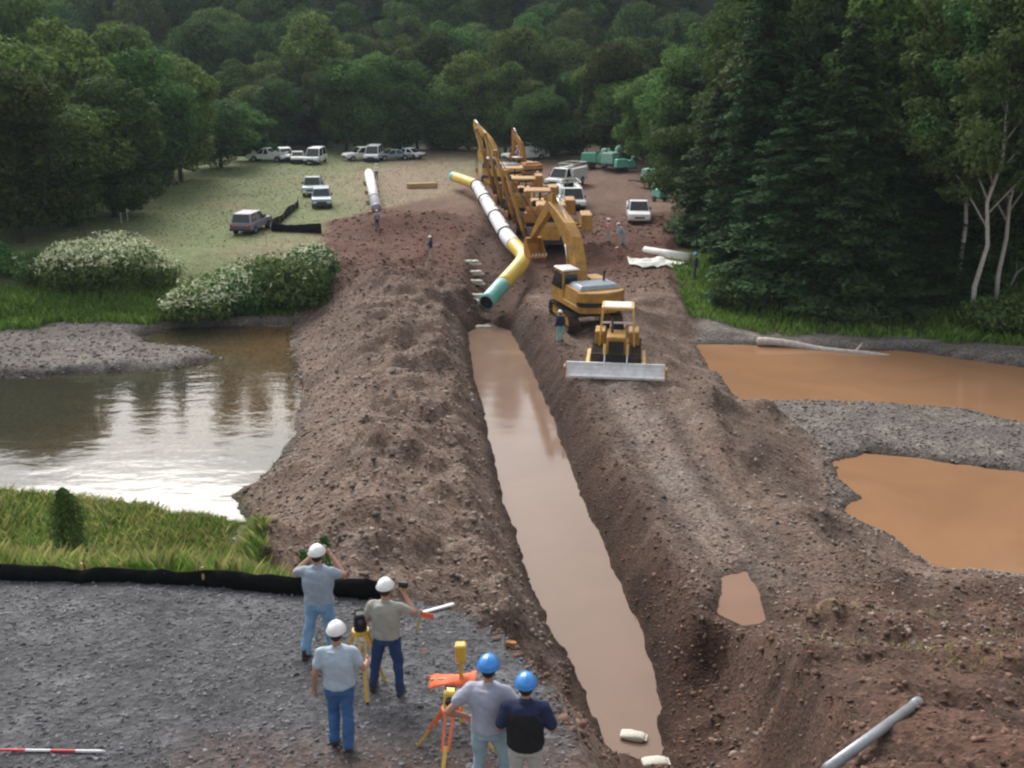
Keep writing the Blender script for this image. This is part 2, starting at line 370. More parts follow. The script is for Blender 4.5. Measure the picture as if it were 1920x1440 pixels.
xs = np.concatenate([-np.geomspace(26, 330, 60)[::-1], np.arange(-25.8, 22, .24), np.geomspace(22, 330, 60)])
ys = np.concatenate([np.arange(-30, 8, 2.0), np.arange(8, 66, .24), np.arange(66, 100, .45), np.geomspace(100, 460, 80)])
X, Y = np.meshgrid(xs, ys, indexing='ij'); nx, ny = X.shape
Z, D = gnd(X, Y, True)
def mixc(a, b, t): return a*(1-t[..., None])+np.array(b)*t[..., None]
n1, n2, n3 = D['n1'], D['n2'], D['n3']; n4 = fbm(X, Y, 24, 3, 1); n5 = fbm(X, Y, .5, 2, 3)
C = np.zeros(X.shape+(3,))+np.array((.165, .142, .125))                                     # gravel bars
C = mixc(C, (.12, .115, .11), ss(.0, .9, n2)*.5)
C = mixc(C, (.34, .30, .25), ss(.35, .9, n5)*.4)
# vegetated banks and the field
veg = ss(2.0, 4.5, Y-D['fe']); C = mixc(C, (.085, .115, .03), veg)
mead = ss(8.5, 11.5, Y-D['fe']+n1*2)*np.where(X > 9, ss(94, 100, Y), 1)
C = mixc(C, (.255, .20, .13), mead)
C = mixc(C, (.16, .19, .08), mead*np.clip(ss(-12, -30, X+n4*12)*.95+ss(.2, .9, n4)*.35, 0, 1))
C = mixc(C, (.23, .16, .105), mead*ss(.2, .9, n1)*.5)
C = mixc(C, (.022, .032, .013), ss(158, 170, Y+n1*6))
# near left bank
nb = ss(.2, .8, -D['dP'])*(Y < 40)*(X < 1); C = mixc(C, (.115, .14, .045), nb*ss(-3, -8, X+n1*2))
# works
wm = ss(-.8, .6, D['dW']+n2*.5)
cw = np.zeros(X.shape+(3,))+np.array((.165, .112, .085))
cw = mixc(cw, (.105, .068, .05), ss(-.1, .8, n2)*.6)
cw = mixc(cw, (.26, .205, .17), ss(.2, .9, n5)*.55)
lane = np.exp(-((X-D['tx']-4.6-.5*n1)/1.7)**4)*ss(52, 47, Y)*ss(24, 29, Y)
cw = mixc(cw, (.19, .155, .135), lane*np.clip(.6+.4*n2, 0, 1))
trk = (np.exp(-((X-D['tx']-3.6-.4*n1)/.3)**2)+np.exp(-((X-D['tx']-5.7-.4*n1)/.3)**2))*ss(52, 47, Y)*ss(26, 30, Y); cw = mixc(cw, (.085, .058, .045), np.clip(trk, 0, 1)*.8)
rdg = np.exp(-((X-D['tx']-9.2+.6*n1)/1.2)**2)*ss(49, 45, Y); cw = mixc(cw, (.10, .072, .055), rdg*.8)
strk = ss(.1, .9, fbm(X*.35, Y*1.6, 1.4, 3, 3)); cw = mixc(cw, (.10, .072, .058), strk*(X < D['tx'])*.45)
red = np.clip(ss(64, 74, Y+n1*3), 0, 1); cw = mixc(cw, (.105, .040, .025), red*np.clip(.85+.15*n2, 0, 1))
cw = mixc(cw, (.165, .098, .070), ss(92, 100, Y+n1*3)*.85); cw = mixc(cw, (.24, .18, .12), ss(92, 100, Y)*ss(.1, .8, n1)*.6)
nearr = ss(28.5, 25.5, Y+n1*1.5-.12*(X-8))*(X > 1.5); cw = mixc(cw, (.075, .042, .030), nearr*.85)
cw = mixc(cw, (.14, .075, .052), nearr*ss(.1, .9, n2)*.6); cw = mixc(cw, (.03, .018, .014), nearr*ss(.2, .9, fbm(X, Y, 1.3, 3, 5))*.6); cw = mixc(cw, (.19, .14, .085), nearr*np.exp(-((Y-24.2-.25*(X-9)+.4*n2)/.35)**2)*ss(7, 8.5, X)*ss(14, 11, X)*.7)
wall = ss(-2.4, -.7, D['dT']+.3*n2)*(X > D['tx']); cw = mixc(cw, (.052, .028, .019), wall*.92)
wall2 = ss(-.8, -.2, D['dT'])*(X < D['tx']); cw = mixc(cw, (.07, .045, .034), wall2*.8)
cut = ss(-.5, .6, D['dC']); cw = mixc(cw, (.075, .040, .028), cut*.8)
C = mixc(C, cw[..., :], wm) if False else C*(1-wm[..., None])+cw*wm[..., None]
# gravel pad
pm = ss(-.25, .15, D['dP']+n2*.15); cp_ = np.zeros(X.shape+(3,))+np.array((.092, .091, .097))
cp_ = mixc(cp_, (.058, .056, .06), ss(0, .9, n2)*.6); cp_ = mixc(cp_, (.17, .17, .178), ss(.3, .9, n5)*.55)
cp_ = mixc(cp_, (.125, .085, .07), ss(11.6, 10.2, Y+n1*.7)*ss(-5, -3.0, X+n2)*.9)
C = C*(1-pm[..., None])+cp_*pm[..., None]
# beds: silt in the shallows, elsewhere dark green-grey painting in light lost with depth
bed = ss(.06, -.05, Z)*(D['dR'] > -1); C = mixc(C, (.065, .07, .052), bed)
silt = ss(-24, -15, X+n1*3)*ss(41, 47, Y+n1*2)*bed; C = mixc(C, (.50, .27, .12), silt*np.clip(.8+.3*n1, 0, 1))
C = mixc(C, (.22, .15, .07), bed*ss(46, 42, Y+n1)*ss(-14, -20, X)*.5)
stony = np.exp(-((Y-53.0-.5*n1)/1.3)**2)*ss(-14, -19, X)*(D['dR'] > -1.2); C = mixc(C, (.035, .034, .032), stony*.85)
bed2 = ss(.08, .0, Z)*((D['dA'] > -1) | (D['dB'] > -1) | (D['dT'] > -.6)); C = mixc(C, (.15, .075, .04), bed2*.7)
wet = np.maximum.reduce([ss(-.55, -.05, D[q]+.25*n2)*(D[q] < .15) for q in ('dR', 'dT', 'dA', 'dB')]); wet = np.maximum(wet, ss(-.5, -.05, D['dQ']+.2*n2)); C = C*(1-.5*wet[..., None])
C = np.clip(C*(1+.16*n3[..., None]), .005, .9)
# a face belongs to the region of its centre
cls = np.full(X.shape, 5)                                                                 # 5 riverbed
cls[(D['fe'] < Y)] = 3                                                                    # 3 river bank
cls[(mead > .5)] = 2; cls[Y > 168] = 4                                                    # 2 meadow, 4 hillside
cls[(nb > .5) & (D['dR'] < 0)] = 3
cls[(wm > .5)] = 1; cls[(pm > .5)] = 0
gm = bpy.data.materials.new('earth'); gm.use_nodes = True; n = gm.node_tree; b = n.nodes['Principled BSDF']; L = n.links.new
at = n.nodes.new('ShaderNodeAttribute'); at.attribute_name = 'tone'; tcn = n.nodes.new('ShaderNodeTexCoord')
b.inputs['Roughness'].default_value = .92; b.inputs['Specular IOR Level'].default_value = .25
vo = n.nodes.new('ShaderNodeTexVoronoi'); vo.inputs['Scale'].default_value = 11; L(tcn.outputs['Object'], vo.inputs['Vector'])
sp = n.nodes.new('ShaderNodeSeparateColor'); L(vo.outputs['Color'], sp.inputs[0])
r1 = n.nodes.new('ShaderNodeMapRange'); r1.inputs[3].default_value = .62; r1.inputs[4].default_value = 1.42; L(sp.outputs[0], r1.inputs[0])
no = n.nodes.new('ShaderNodeTexNoise'); no.inputs['Scale'].default_value = 4.5; no.inputs['Detail'].default_value = 8; no.inputs['Roughness'].default_value = .72; L(tcn.outputs['Object'], no.inputs['Vector'])
r2 = n.nodes.new('ShaderNodeMapRange'); r2.inputs[1].default_value = .3; r2.inputs[2].default_value = .7; r2.inputs[3].default_value = .62; r2.inputs[4].default_value = 1.36; L(no.outputs[0], r2.inputs[0])
m1 = n.nodes.new('ShaderNodeMath'); m1.operation = 'MULTIPLY'; L(r1.outputs[0], m1.inputs[0]); L(r2.outputs[0], m1.inputs[1])
vm = n.nodes.new('ShaderNodeVectorMath'); vm.operation = 'SCALE'; L(at.outputs['Color'], vm.inputs[0]); L(m1.outputs[0], vm.inputs['Scale']); L(vm.outputs[0], b.inputs['Base Color'])
ad = n.nodes.new('ShaderNodeMath'); ad.operation = 'ADD'; L(no.outputs[0], ad.inputs[0]); m2 = n.nodes.new('ShaderNodeMath'); m2.operation = 'MULTIPLY'; m2.inputs[1].default_value = .35; L(vo.outputs['Distance'], m2.inputs[0]); L(m2.outputs[0], ad.inputs[1])
bp = n.nodes.new('ShaderNodeBump'); bp.inputs['Strength'].default_value = .9; bp.inputs['Distance'].default_value = .11; L(ad.outputs[0], bp.inputs['Height']); L(bp.outputs[0], b.inputs['Normal'])
idx = np.arange(nx*ny).reshape(nx, ny)
Q = np.stack([idx[:-1, :-1], idx[1:, :-1], idx[1:, 1:], idx[:-1, 1:]], -1).reshape(-1, 4)
qc = cls[:-1, :-1].reshape(-1)
PV = np.stack([X, Y, Z], -1).reshape(-1, 3); PC = C.reshape(-1, 3)
for ci, nm in enumerate(('gravel_pad', 'worked_soil', 'meadow', 'river_bank', 'hillside', 'riverbed')):
    f = Q[qc == ci]
    if not len(f): continue
    us, inv = np.unique(f, return_inverse=True)
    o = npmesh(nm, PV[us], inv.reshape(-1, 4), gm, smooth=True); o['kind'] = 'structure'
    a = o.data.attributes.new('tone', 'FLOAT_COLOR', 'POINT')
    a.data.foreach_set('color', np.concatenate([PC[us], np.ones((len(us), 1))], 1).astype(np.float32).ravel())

# ------------------------------------------------------------------ water
def water_mat(name, muddy, c, rough=.05, ws=.5, wst=.05):
    m = bpy.data.materials.new(name); m.use_nodes = True; n = m.node_tree; b = n.nodes['Principled BSDF']; L = n.links.new
    tcn = n.nodes.new('ShaderNodeTexCoord'); no = n.nodes.new('ShaderNodeTexNoise'); no.inputs['Scale'].default_value = ws; no.inputs['Detail'].default_value = 4; no.inputs['Roughness'].default_value = .55
    mp = n.nodes.new('ShaderNodeMapping'); mp.inputs['Scale'].default_value = (1, 2.0, 1); L(tcn.outputs['Object'], mp.inputs[0]); L(mp.outputs[0], no.inputs['Vector'])
    bp = n.nodes.new('ShaderNodeBump'); bp.inputs['Strength'].default_value = wst; bp.inputs['Distance'].default_value = .3; L(no.outputs[0], bp.inputs['Height'])
    if muddy:
        n2 = n.nodes.new('ShaderNodeTexNoise'); n2.inputs['Scale'].default_value = .22; n2.inputs['Detail'].default_value = 6; n2.inputs['Distortion'].default_value = 1.2; L(tcn.outputs['Object'], n2.inputs['Vector'])
        mm = n.nodes.new('ShaderNodeMix'); mm.data_type = 'RGBA'; mm.inputs[6].default_value = (*[q*.80 for q in c], 1); mm.inputs[7].default_value = (*[q*1.22 for q in c], 1)
        L(n2.outputs[0], mm.inputs[0]); L(mm.outputs[2], b.inputs['Base Color'])
        b.inputs['Roughness'].default_value = rough; b.inputs['IOR'].default_value = 1.33; L(bp.outputs[0], b.inputs['Normal'])
    else:
        o = [q for q in n.nodes if q.type == 'OUTPUT_MATERIAL'][0]; n.nodes.remove(b)
        tr = n.nodes.new('ShaderNodeBsdfTransparent'); tr.inputs[0].default_value = (*c, 1)
        df = n.nodes.new('ShaderNodeBsdfDiffuse'); df.inputs[0].default_value = (.125, .115, .075, 1)
        m0 = n.nodes.new('ShaderNodeMixShader'); m0.inputs[0].default_value = .26; L(tr.outputs[0], m0.inputs[1]); L(df.outputs[0], m0.inputs[2])
        gl = n.nodes.new('ShaderNodeBsdfGlossy'); gl.inputs['Roughness'].default_value = rough; L(bp.outputs[0], gl.inputs['Normal'])
        fr = n.nodes.new('ShaderNodeFresnel'); fr.inputs[0].default_value = 1.33; L(bp.outputs[0], fr.inputs['Normal'])
        ms = n.nodes.new('ShaderNodeMixShader'); L(fr.outputs[0], ms.inputs[0]); L(m0.outputs[0], ms.inputs[1]); L(gl.outputs[0], ms.inputs[2]); L(ms.outputs[0], o.inputs[0])
    return m
def sheet(name, poly, z, m):
    bm = bmesh.new(); vs = [bm.verts.new((q[0], q[1], z)) for q in poly]; f = bm.faces.new(vs)
    bmesh.ops.triangulate(bm, faces=[f]); bmesh.ops.recalc_face_normals(bm, faces=bm.faces)
    if sum(f.normal.z for f in bm.faces) < 0: bmesh.ops.reverse_faces(bm, faces=bm.faces)
    me = bpy.data.meshes.new(name); bm.to_mesh(me); bm.free(); me.materials.append(m)
    o = link(bpy.data.objects.new(name, me)); o['kind'] = 'structure'; return o
sheet('river_water', [(-320, 30), (-9.5, 30), (-8.5, 45), (-9, 58), (-11.5, 68), (-30, 68), (-320, 68)], 0, water_mat('river_water', False, (.80, .80, .70), .05, .55, .045))
sheet('trench_water', [(-4.5, 58), (-4.2, 67), (2.0, 67), (3.9, 48), (5, 37), (6.6, 28), (6.6, 20), (1.0, 20), (-1.5, 33), (-3.2, 46)], .001, water_mat('trench_mud', True, (.215, .142, .102), .08, .5, .02))
pm_ = water_mat('pool_mud', True, (.30, .165, .09), .09, .5, .03)
sheet('muddy_pool', [(8, 68), (8, 49), (9.5, 44.0), (140, 22), (320, 22), (320, 68)], .0, pm_)
sheet('muddy_pool', [(9.5, 43.4), (9.5, 26.5), (140, 0), (320, 0), (320, 14), (140, 14)], .0, pm_)
sheet('muddy_puddle', [(q[0]+(q[0]-6.9)*.06, q[1]+(q[1]-26.9)*.06) for q in PUDDLE], PUDZ-.03, water_mat('puddle_mud', True, (.22, .115, .065), .12, .5, .03))
# ------------------------------------------------------------------ vegetation
def cards(cen, nrm, sx, sy, seed=0, bend=0):
    r = np.random.default_rng(seed); N = len(cen)
    a = r.normal(size=(N, 3)); nrm = nrm/np.linalg.norm(nrm, axis=1, keepdims=True)
    t = np.cross(nrm, a); t /= np.linalg.norm(t, axis=1, keepdims=True)+1e-9; bt = np.cross(nrm, t)
    sx = np.broadcast_to(sx, N)[:, None]; sy = np.broadcast_to(sy, N)[:, None]
    V = np.stack([cen-t*sx, cen-bt*sy*.8+t*sx*.15, cen+t*sx, cen+bt*sy*.8-t*sx*.1], 1).reshape(-1, 3)
    return V, np.arange(N*4).reshape(N, 4)
def trunk_mb(h, r, limbs, r_, lean=(0, 0)):
    mb = MB(); k = 7
    pts = [(lean[0]*(i/k)**1.5+.12*r_.normal()*(i > 0), lean[1]*(i/k)**1.5+.12*r_.normal()*(i > 0), h*i/k-.3*(i == 0)) for i in range(k+1)]
    mb.tube(pts, [r*(1.25 if i == 0 else 1-.8*i/k) for i in range(k+1)], 8)
    for (z, tip) in limbs:
        i = z/h*k; j = min(int(i), k-1); p = Vector(pts[j]).lerp(Vector(pts[j+1]), i-j); tip = Vector(tip)
        mid = p.lerp(tip, .5)+Vector((0, 0, .15*(tip-p).length))
        rr = r*(1-.8*z/h)*.55
        mb.tube([p, mid, tip], [rr, rr*.6, rr*.2], 6)
    return mb
def broadleaf(name, seed, h=15, R=5.2, low=.12, n=15000, leaf='leaf', size=.26, lobes=26, bark='bark', loose=False, tr=None):
    r = np.random.default_rng(seed); root = bpy.data.objects.new(name, None); link(root)
    cz = h*(low+(1-low)*.5); rz = h*(1-low)*.5
    lc = []; 
    for i in range(lobes):
        d = r.normal(size=3); d /= np.linalg.norm(d); q = r.random()**.45
        rad = (.30+.18*r.random())*R*(.75 if loose else 1)
        wob = 1+.18*math.sin(3*math.atan2(d[1], d[0])+seed)
        lc.append((np.array([d[0]*(R-rad*.75)*q*wob, d[1]*(R-rad*.75)*q*wob, cz+d[2]*(rz-rad*.6)*q]), rad))
    cen = []; nrm = []
    cnt = np.array([l[1]**2 for l in lc]); cnt = (cnt/cnt.sum()*n).astype(int)
    for (c, rad), k in zip(lc, cnt):
        d = r.normal(size=(k, 3)); d /= np.linalg.norm(d, axis=1, keepdims=True)
        rr = rad*(1-.45*r.random(k)**2.2)*(1+.16*np.sin(d[:, 0]*5+seed)*np.cos(d[:, 2]*6))
        p = c+d*rr[:, None]*np.array([1.12, 1.12, .78])
        keep = p[:, 2] > max(.15, h*low*.4)
        cen.append(p[keep]); nrm.append((d+.75*r.normal(size=(k, 3))+np.array([0, 0, .35]))[keep])
    cen = np.concatenate(cen); nrm = np.concatenate(nrm)
    s = size*(.6+.8*r.random(len(cen)))
    V, Fc = cards(cen, nrm, s, s*.75, seed)
    npmesh('crown', V, Fc, leaf, root)
    big = sorted(lc, key=lambda q: -q[1])[:9]
    limbs = [(max(h*.12, min(h*.75, float(c[2])-1.5*rad)), tuple(c)) for c, rad in big]
    obj('trunk', trunk_mb(h*.86, tr or h*.017, limbs, r), bark, root, smooth=True)
    return root
def conifer(name, seed, h=24, R=4.6, leaf='leaf_dark', n=24000, low=.06):
    r = np.random.default_rng(seed); root = bpy.data.objects.new(name, None); link(root)
    cen = []; nrm = []; sx = []; mbt = MB()
    mbt.tube([(0, 0, -.3), (0, 0, h*.5), (0, 0, h)], [h*.016, h*.010, .02], 8)
    nb = int(h*7.5)
    per = n//nb
    for i in range(nb):
        f = low+(1-low)*(i/nb); z = h*f; Ln = R*(1-f)**.72*(.62+.5*r.random())+.3; a = i*2.399+r.normal()*.3
        da = np.array([math.cos(a), math.sin(a), 0]); side = np.array([-da[1], da[0], 0])
        droop = .10+.22*(1-f)
        if i % 2 == 0: mbt.tube([(0, 0, z), tuple(da*Ln*.5+[0, 0, z+.02*Ln]), tuple(da*Ln*.9+[0, 0, z-droop*Ln*.8])], [.05*(1-f)+.015, .03, .01], 5)
        k = max(10, int(per*(.35+1.5*(1-f))))
        t = r.random(k)**.7; wd = Ln*.34*(1-.55*t)*r.normal(size=k)*.75
        p = da*(t*Ln)[:, None]+side*wd[:, None]; p[:, 2] += z-droop*Ln*t**2-np.abs(wd)*.25+.10*r.normal(size=k)
        cen.append(p); nrm.append(np.array([0, 0, 1.])+.45*r.normal(size=(k, 3))+da*.35); sx.append(np.full(k, .11+.06*(1-f)))
    cen = np.concatenate(cen); nrm = np.concatenate(nrm); s = np.concatenate(sx)*(.6+.8*r.random(len(cen)))
    V, Fc = cards(cen, nrm, s*1.25, s*.7, seed)
    npmesh('crown', V, Fc, leaf, root); obj('trunk', mbt, 'bark', root, smooth=True)
    return root
BL = [broadleaf('broadleaf_tree', 11+i, h=15, R=5.0+.5*(i % 3), low=.0, n=34000, lobes=26+5*i, size=.21) for i in range(5)]
TL = [broadleaf('broadleaf_tree', 21+i, h=24, R=6.0+.6*i, low=.0, n=48000, lobes=46+6*i, size=.23) for i in range(2)]
CO = [conifer('conifer_tree', 31+i, h=24, R=5.0-.5*i, n=46000) for i in range(3)]
def birch(seed, h=22):
    r = np.random.default_rng(seed); root = bpy.data.objects.new('birch_tree', None); link(root); mb = MB(); cen = []; nrm = []
    lean = r.normal()*.8; stem = [(lean*(i/8)**1.5+.15*r.normal()*(i > 0), .2*r.normal()*(i > 0), h*.94*i/8-.2*(i == 0)) for i in range(9)]
    mb.tube(stem, [.17-.018*i for i in range(9)], 8)
    for q in range(16):
        f = .30+.65*q/16; i = f*8; j = min(int(i), 7); p0 = Vector(stem[j]).lerp(Vector(stem[j+1]), i-j); a = q*2.4+r.normal()*.4; Ln = (1.3-f)*5.2*(.7+.5*r.random())
        p1 = p0+Vector((math.cos(a)*Ln*.35, math.sin(a)*Ln*.35, Ln*.5)); p2 = p0+Vector((math.cos(a)*Ln*.75, math.sin(a)*Ln*.75, Ln*.85))
        mb.tube([p0, p1, p2], [.075-.03*f, .045, .015], 6)
        for s_ in (.45, .75, 1.0):
            c = np.array(p0.lerp(p2, s_)); k = 330; d = r.normal(size=(k, 3)); d /= np.linalg.norm(d, axis=1, keepdims=True)
            cen.append(c+d*(.45+.75*r.random((k, 1)))*np.array([1.2, 1.2, .7])); nrm.append(d+.8*r.normal(size=(k, 3))+[0, 0, .4])
    cen = np.concatenate(cen); sz_ = .16*(.6+.8*r.random(len(cen))); V, Fc = cards(cen, np.concatenate(nrm), sz_, sz_*.75, seed); npmesh('crown', V, Fc, 'leaf_birch', root)
    obj('trunk', mb, 'bark_pale', root, smooth=True); return root
BI = [birch(51), birch(52)]
used = set()
def tree(proto, x, y, s, label, group=None, rz=None, sz=None):
    z = G(x, y)-.05; rz = random.uniform(0, 6.28) if rz is None else rz
    sc = (s, s, s*(sz or random.uniform(.92, 1.1)))
    if proto.name not in used: used.add(proto.name); o = proto; o.location = (x, y, z); o.rotation_euler = (0, 0, rz); o.scale = sc
    else: o = dup(proto, (x, y, z), rz, sc)
    return tag(o, label, 'tree', group)
GL = 'trees on the left edge of the meadow'
for i, (u, v, top, k, s, lab) in enumerate([
    (-60, 452, 120, 0, 1.05, None), (40, 455, 110, 1, 1.0, 'big rounded pale green tree behind the flowering shrubs, at the meadow corner'), (130, 425, 140, 2, .95, None), (215, 405, 130, 3, .95, 'leafy tree directly behind the two white meadow stakes'),
    (285, 360, 75, 4, 1.0, None), (20, 395, 60, 2, 1.1, None), (150, 370, 45, 0, 1.1, None), (90, 330, 40, 3, 1.15, None),
    (340, 338, 95, 1, 1.0, None), (415, 315, 150, 2, .9, None), (470, 300, 165, 0, .8, 'smallest leafy tree of the left meadow edge, next to the broadside white pickup'), (-160, 420, 60, 3, 1.15, None), (250, 320, 60, 1, 1.1, None)]):
    p = un(u, v, 2.5); zt = un(u, top, y=p[1])[2]; s2 = (zt-2.5)/15
    tree(BL[k], p[0], p[1], s*1.0, lab or 'leafy round-crowned tree growing along the left side of the meadow', None if lab else GL, sz=s2)
GB = 'trees along the back of the meadow'
for i in range(26):
    u = 440+i*34+random.uniform(-10, 10); v = random.uniform(268, 290) if u < 1010 else random.uniform(284, 300)
    top = random.uniform(75, 125)-(45 if u > 1090 else 0)+(25 if 560 > u > 480 else 0)
    p = un(u, v, 2.5); zt = un(u, top, y=p[1])[2]; s2 = (zt-2.5)/15
    if i % 7 == 4: tree(CO[i % 3], p[0], p[1], .72, 'dark narrow conifer in the tree line behind the parked trucks', 'dark conifers in the back tree line', sz=s2*15/24*1.05)
    else: tree(BL[i % 5], p[0], p[1], random.uniform(.78, 1.02), 'leafy tree in the tree line behind the parked trucks and excavators', GB, sz=s2)
GH = 'trees on the wooded hillside'
nh = 0
for yy, stp in ((178, 10), (188, 9.5), (199, 9.5), (210, 10), (222, 10), (235, 10), (262, 20), (290, 24), (318, 26), (338, 13)):
    hw = .50*yy+12; xx = -hw
    while xx < hw:
        x = xx+random.uniform(-3, 3); y = yy+random.uniform(-4, 4); xx += stp
        if x > .27*yy+10 : continue
        nh += 1
        pr = CO[nh % 3] if random.random() < .16 else BL[nh % 5]
        tree(pr, x, y, random.uniform(.62, .78) if pr in CO else random.uniform(.9, 1.2), 'tree in the forest covering the hillside behind the meadow', GH)
print('hill trees', nh)
GRL = ['tall dark layered conifer on the right bank above the muddy pool']
GR = 'dark conifers on the right bank'
for (u, v, k, s, sz) in [(1345, 460, 1, 1.0, .62), (1410, 505, 2, 1.1, .85), (1480, 535, 0, 1.1, .55), (1565, 548, 1, 1.1, .68), (1655, 552, 2, 1.0, .45), (1545, 470, 0, 1.25, 1.15), (1745, 545, 0, .85, .38), (1360, 395, 2, 1.2, 1.0)]:
    p = un(u, v, 1.8); tree(CO[k], p[0], p[1], s, *(('short dark conifer at the grassy front edge of the right bank', 'short conifers at the front of the right bank') if sz < .65 else ('tall dark layered conifer on the right bank above the muddy pool', GR)), sz=sz)
for (u, v, k, s) in [(1215, 330, 0, .95), (1180, 312, 2, .9), (1265, 345, 3, 1.2), (1310, 372, 1, 1.3), (1385, 430, 4, 1.35), (1450, 470, 1, 1.4), (1620, 490, 0, 1.45), (1290, 410, 2, .8), (1700, 470, 1, 1.35), (1790, 500, 3, 1.3), (1880, 520, 4, 1.2), (1960, 540, 0, 1.25), (1850, 430, 2, 1.6), (1580, 420, 3, 1.6), (1450, 400, 1, 1.6), (2060, 560, 1, 1.2), (1980, 430, 4, 1.7), (1700, 400, 0, 1.7)]:
    p = un(u, v, 1.9); big = s > 1.15
    if big: k %= 2; s *= .66
    tree((TL if big else BL)[k], p[0], p[1], s, 'leafy tree mixed in with the conifers right of the work area', 'leafy trees on the right bank', sz=s*random.uniform(.95, 1.08))
for (u, v, k, s, lab) in [(1826, 585, 0, 1.0, 'pale-trunked slender birch standing in front of the dark trees on the right bank'), (1790, 560, 1, 1.0, None), (1868, 570, 0, .95, None), (1740, 540, 1, .95, None)]:
    p = un(u, v, 1.6); tree(BI[k], p[0], p[1], s, lab or 'thin birch with a whitish trunk among the trees on the right bank', None if lab else 'thin birches on the right bank', sz=s)
# shrubs: lumps of leaf cards with cream flower sprays
def shrub(name, label, u, v, rx, ry, h, seed, flowers=.5, leaf='leaf_shrub', n=5200, group=None, sz=.14, cat='shrub', zz=None):
    r = np.random.default_rng(seed); p = on(u, v); root = thing(name, label, cat, p, 0, group)
    cen = []; nrm = []; fc = []; fn = []
    L_ = 26
    for i in range(L_):
        a = r.random()*6.28; q = r.random()**.5; c = np.array([math.cos(a)*q*rx*.8, math.sin(a)*q*ry*.8, h*(.25+.5*r.random()*(1-q*q*.6))]); rad = h*(.26+.14*r.random())
        k = n//L_; d = r.normal(size=(k, 3)); d /= np.linalg.norm(d, axis=1, keepdims=True)
        q_ = c+d*rad*(1-.4*r.random(k)**2)[:, None]*np.array([1.25, 1.1, .9]); keep = q_[:, 2] > .0
        nn = d+.7*r.normal(size=(k, 3))+[0, 0, .4]
        isf = keep & (d[:, 2] > .1+.3*r.random(k)) & (r.random(k) < flowers)
        g = keep & ~isf
        cen.append(q_[g]); nrm.append(nn[g]); fc.append(q_[isf]+d[isf]*.05); fn.append(nn[isf])
    cen = np.concatenate(cen); s = sz*(.6+.8*r.random(len(cen)))
    V, Fc = cards(cen, np.concatenate(nrm), s, s*.7, seed); npmesh('foliage', V, Fc, leaf, root)
    fc = np.concatenate(fc)
    if flowers > 0 and len(fc):
        s = sz*1.0*(.6+.8*r.random(len(fc))); V, Fc = cards(fc, np.concatenate(fn), s*1.3, s*.45, seed+1); npmesh('blossom', V, Fc, 'blossom', root)
    mb = MB()
    for i in range(7):
        a = i*.9; mb.tube([(.2*math.cos(a), .15*math.sin(a), -.1), (rx*.4*math.cos(a), ry*.4*math.sin(a), h*.55)], [.03, .015], 5)
    obj('stem', mb, 'bark', root)
    return root
shrub('flowering_shrub', 'widest mounded shrub covered in cream blossom, on the grassy bank left of the works', 215, 540, 4.3, 2.0, 4.2, 1, .75, n=11000)
shrub('flowering_shrub', 'low cream-flowered shrub joining the big flowering mound to the greener bush', 365, 545, 2.0, 1.5, 2.7, 2, .65)
shrub('flowering_shrub', 'cream-topped shrub directly left of the dark green bush', 440, 545, 2.2, 1.6, 3.6, 3, .6)
shrub('green_bush', 'dense dark green bush on the bank beside the brown spoil embankment', 540, 582, 2.7, 1.8, 4.4, 4, .06, n=9000)
shrub('flowering_shrub', 'small cream-topped shrub tucked behind the dark green bush at the spoil edge', 590, 520, 1.5, 1.2, 2.9, 5, .5)
shrub('green_bush', 'loose mid-green bush at the foot of the left trees beside the flowering mound', 60, 520, 3.0, 2.0, 2.0, 6, .05)
shrub('green_bush', 'low green bush under the left trees, farthest from the embankment', -40, 510, 3.0, 2.0, 2.4, 16, .0)
shrub('green_bush', 'bright leafy bush at the water edge of the right bank under the birches', 1880, 615, 2.4, 1.6, 2.6, 7, .0)
shrub('green_bush', 'dark low bush under the conifers beside the right bank grass', 1600, 590, 3.0, 1.6, 2.0, 8, .0, leaf='leaf_dark')
shrub('green_bush', 'dark undergrowth bush near the conifers behind the worker in navy', 1400, 560, 2.4, 1.5, 1.8, 9, .0, leaf='leaf_dark')
shrub('green_bush', 'small green bush at the forest edge behind the pale fabric rolls', 1300, 440, 2.2, 1.5, 2.0, 10, .0)
# sapling by the silt fence: upright, leafy to the ground
def sapling(u, v, h, label, seed, rw=.55, n=2600):
    r = np.random.default_rng(seed); p = on(u, v); root = thing('sapling', label, 'sapling', p)
    t = r.random(n)**.8; a = r.random(n)*6.28; rr = rw*(1-t)**.6*(.25+.75*r.random(n))*(1+.4*np.sin(a*2+t*9))+.04
    cen = np.stack([rr*np.cos(a), rr*np.sin(a), .08+t*h], 1); nr = np.stack([np.cos(a), np.sin(a), np.full(n, .8)], 1)+.5*r.normal(size=(n, 3))
    V, Fc = cards(cen, nr, .055, .035, seed); npmesh('foliage', V, Fc, 'leaf_shrub', root)
    obj('stem', MB().tube([(0, 0, -.1), (.02, 0, h*.5), (0, .02, h)], [.025, .018, .006], 6), 'bark', root)
sapling(140, 1068, 2.9, 'bright green upright sapling in the tall grass behind the black silt fence', 3, .95, 7000)
sapling(612, 1078, 1.15, 'narrow leafy weed growing at the silt fence beyond the man in pale jeans', 4, .3, 500)
sapling(572, 1082, .75, 'short yellowish weed growing against the silt fence', 5, .25, 320)
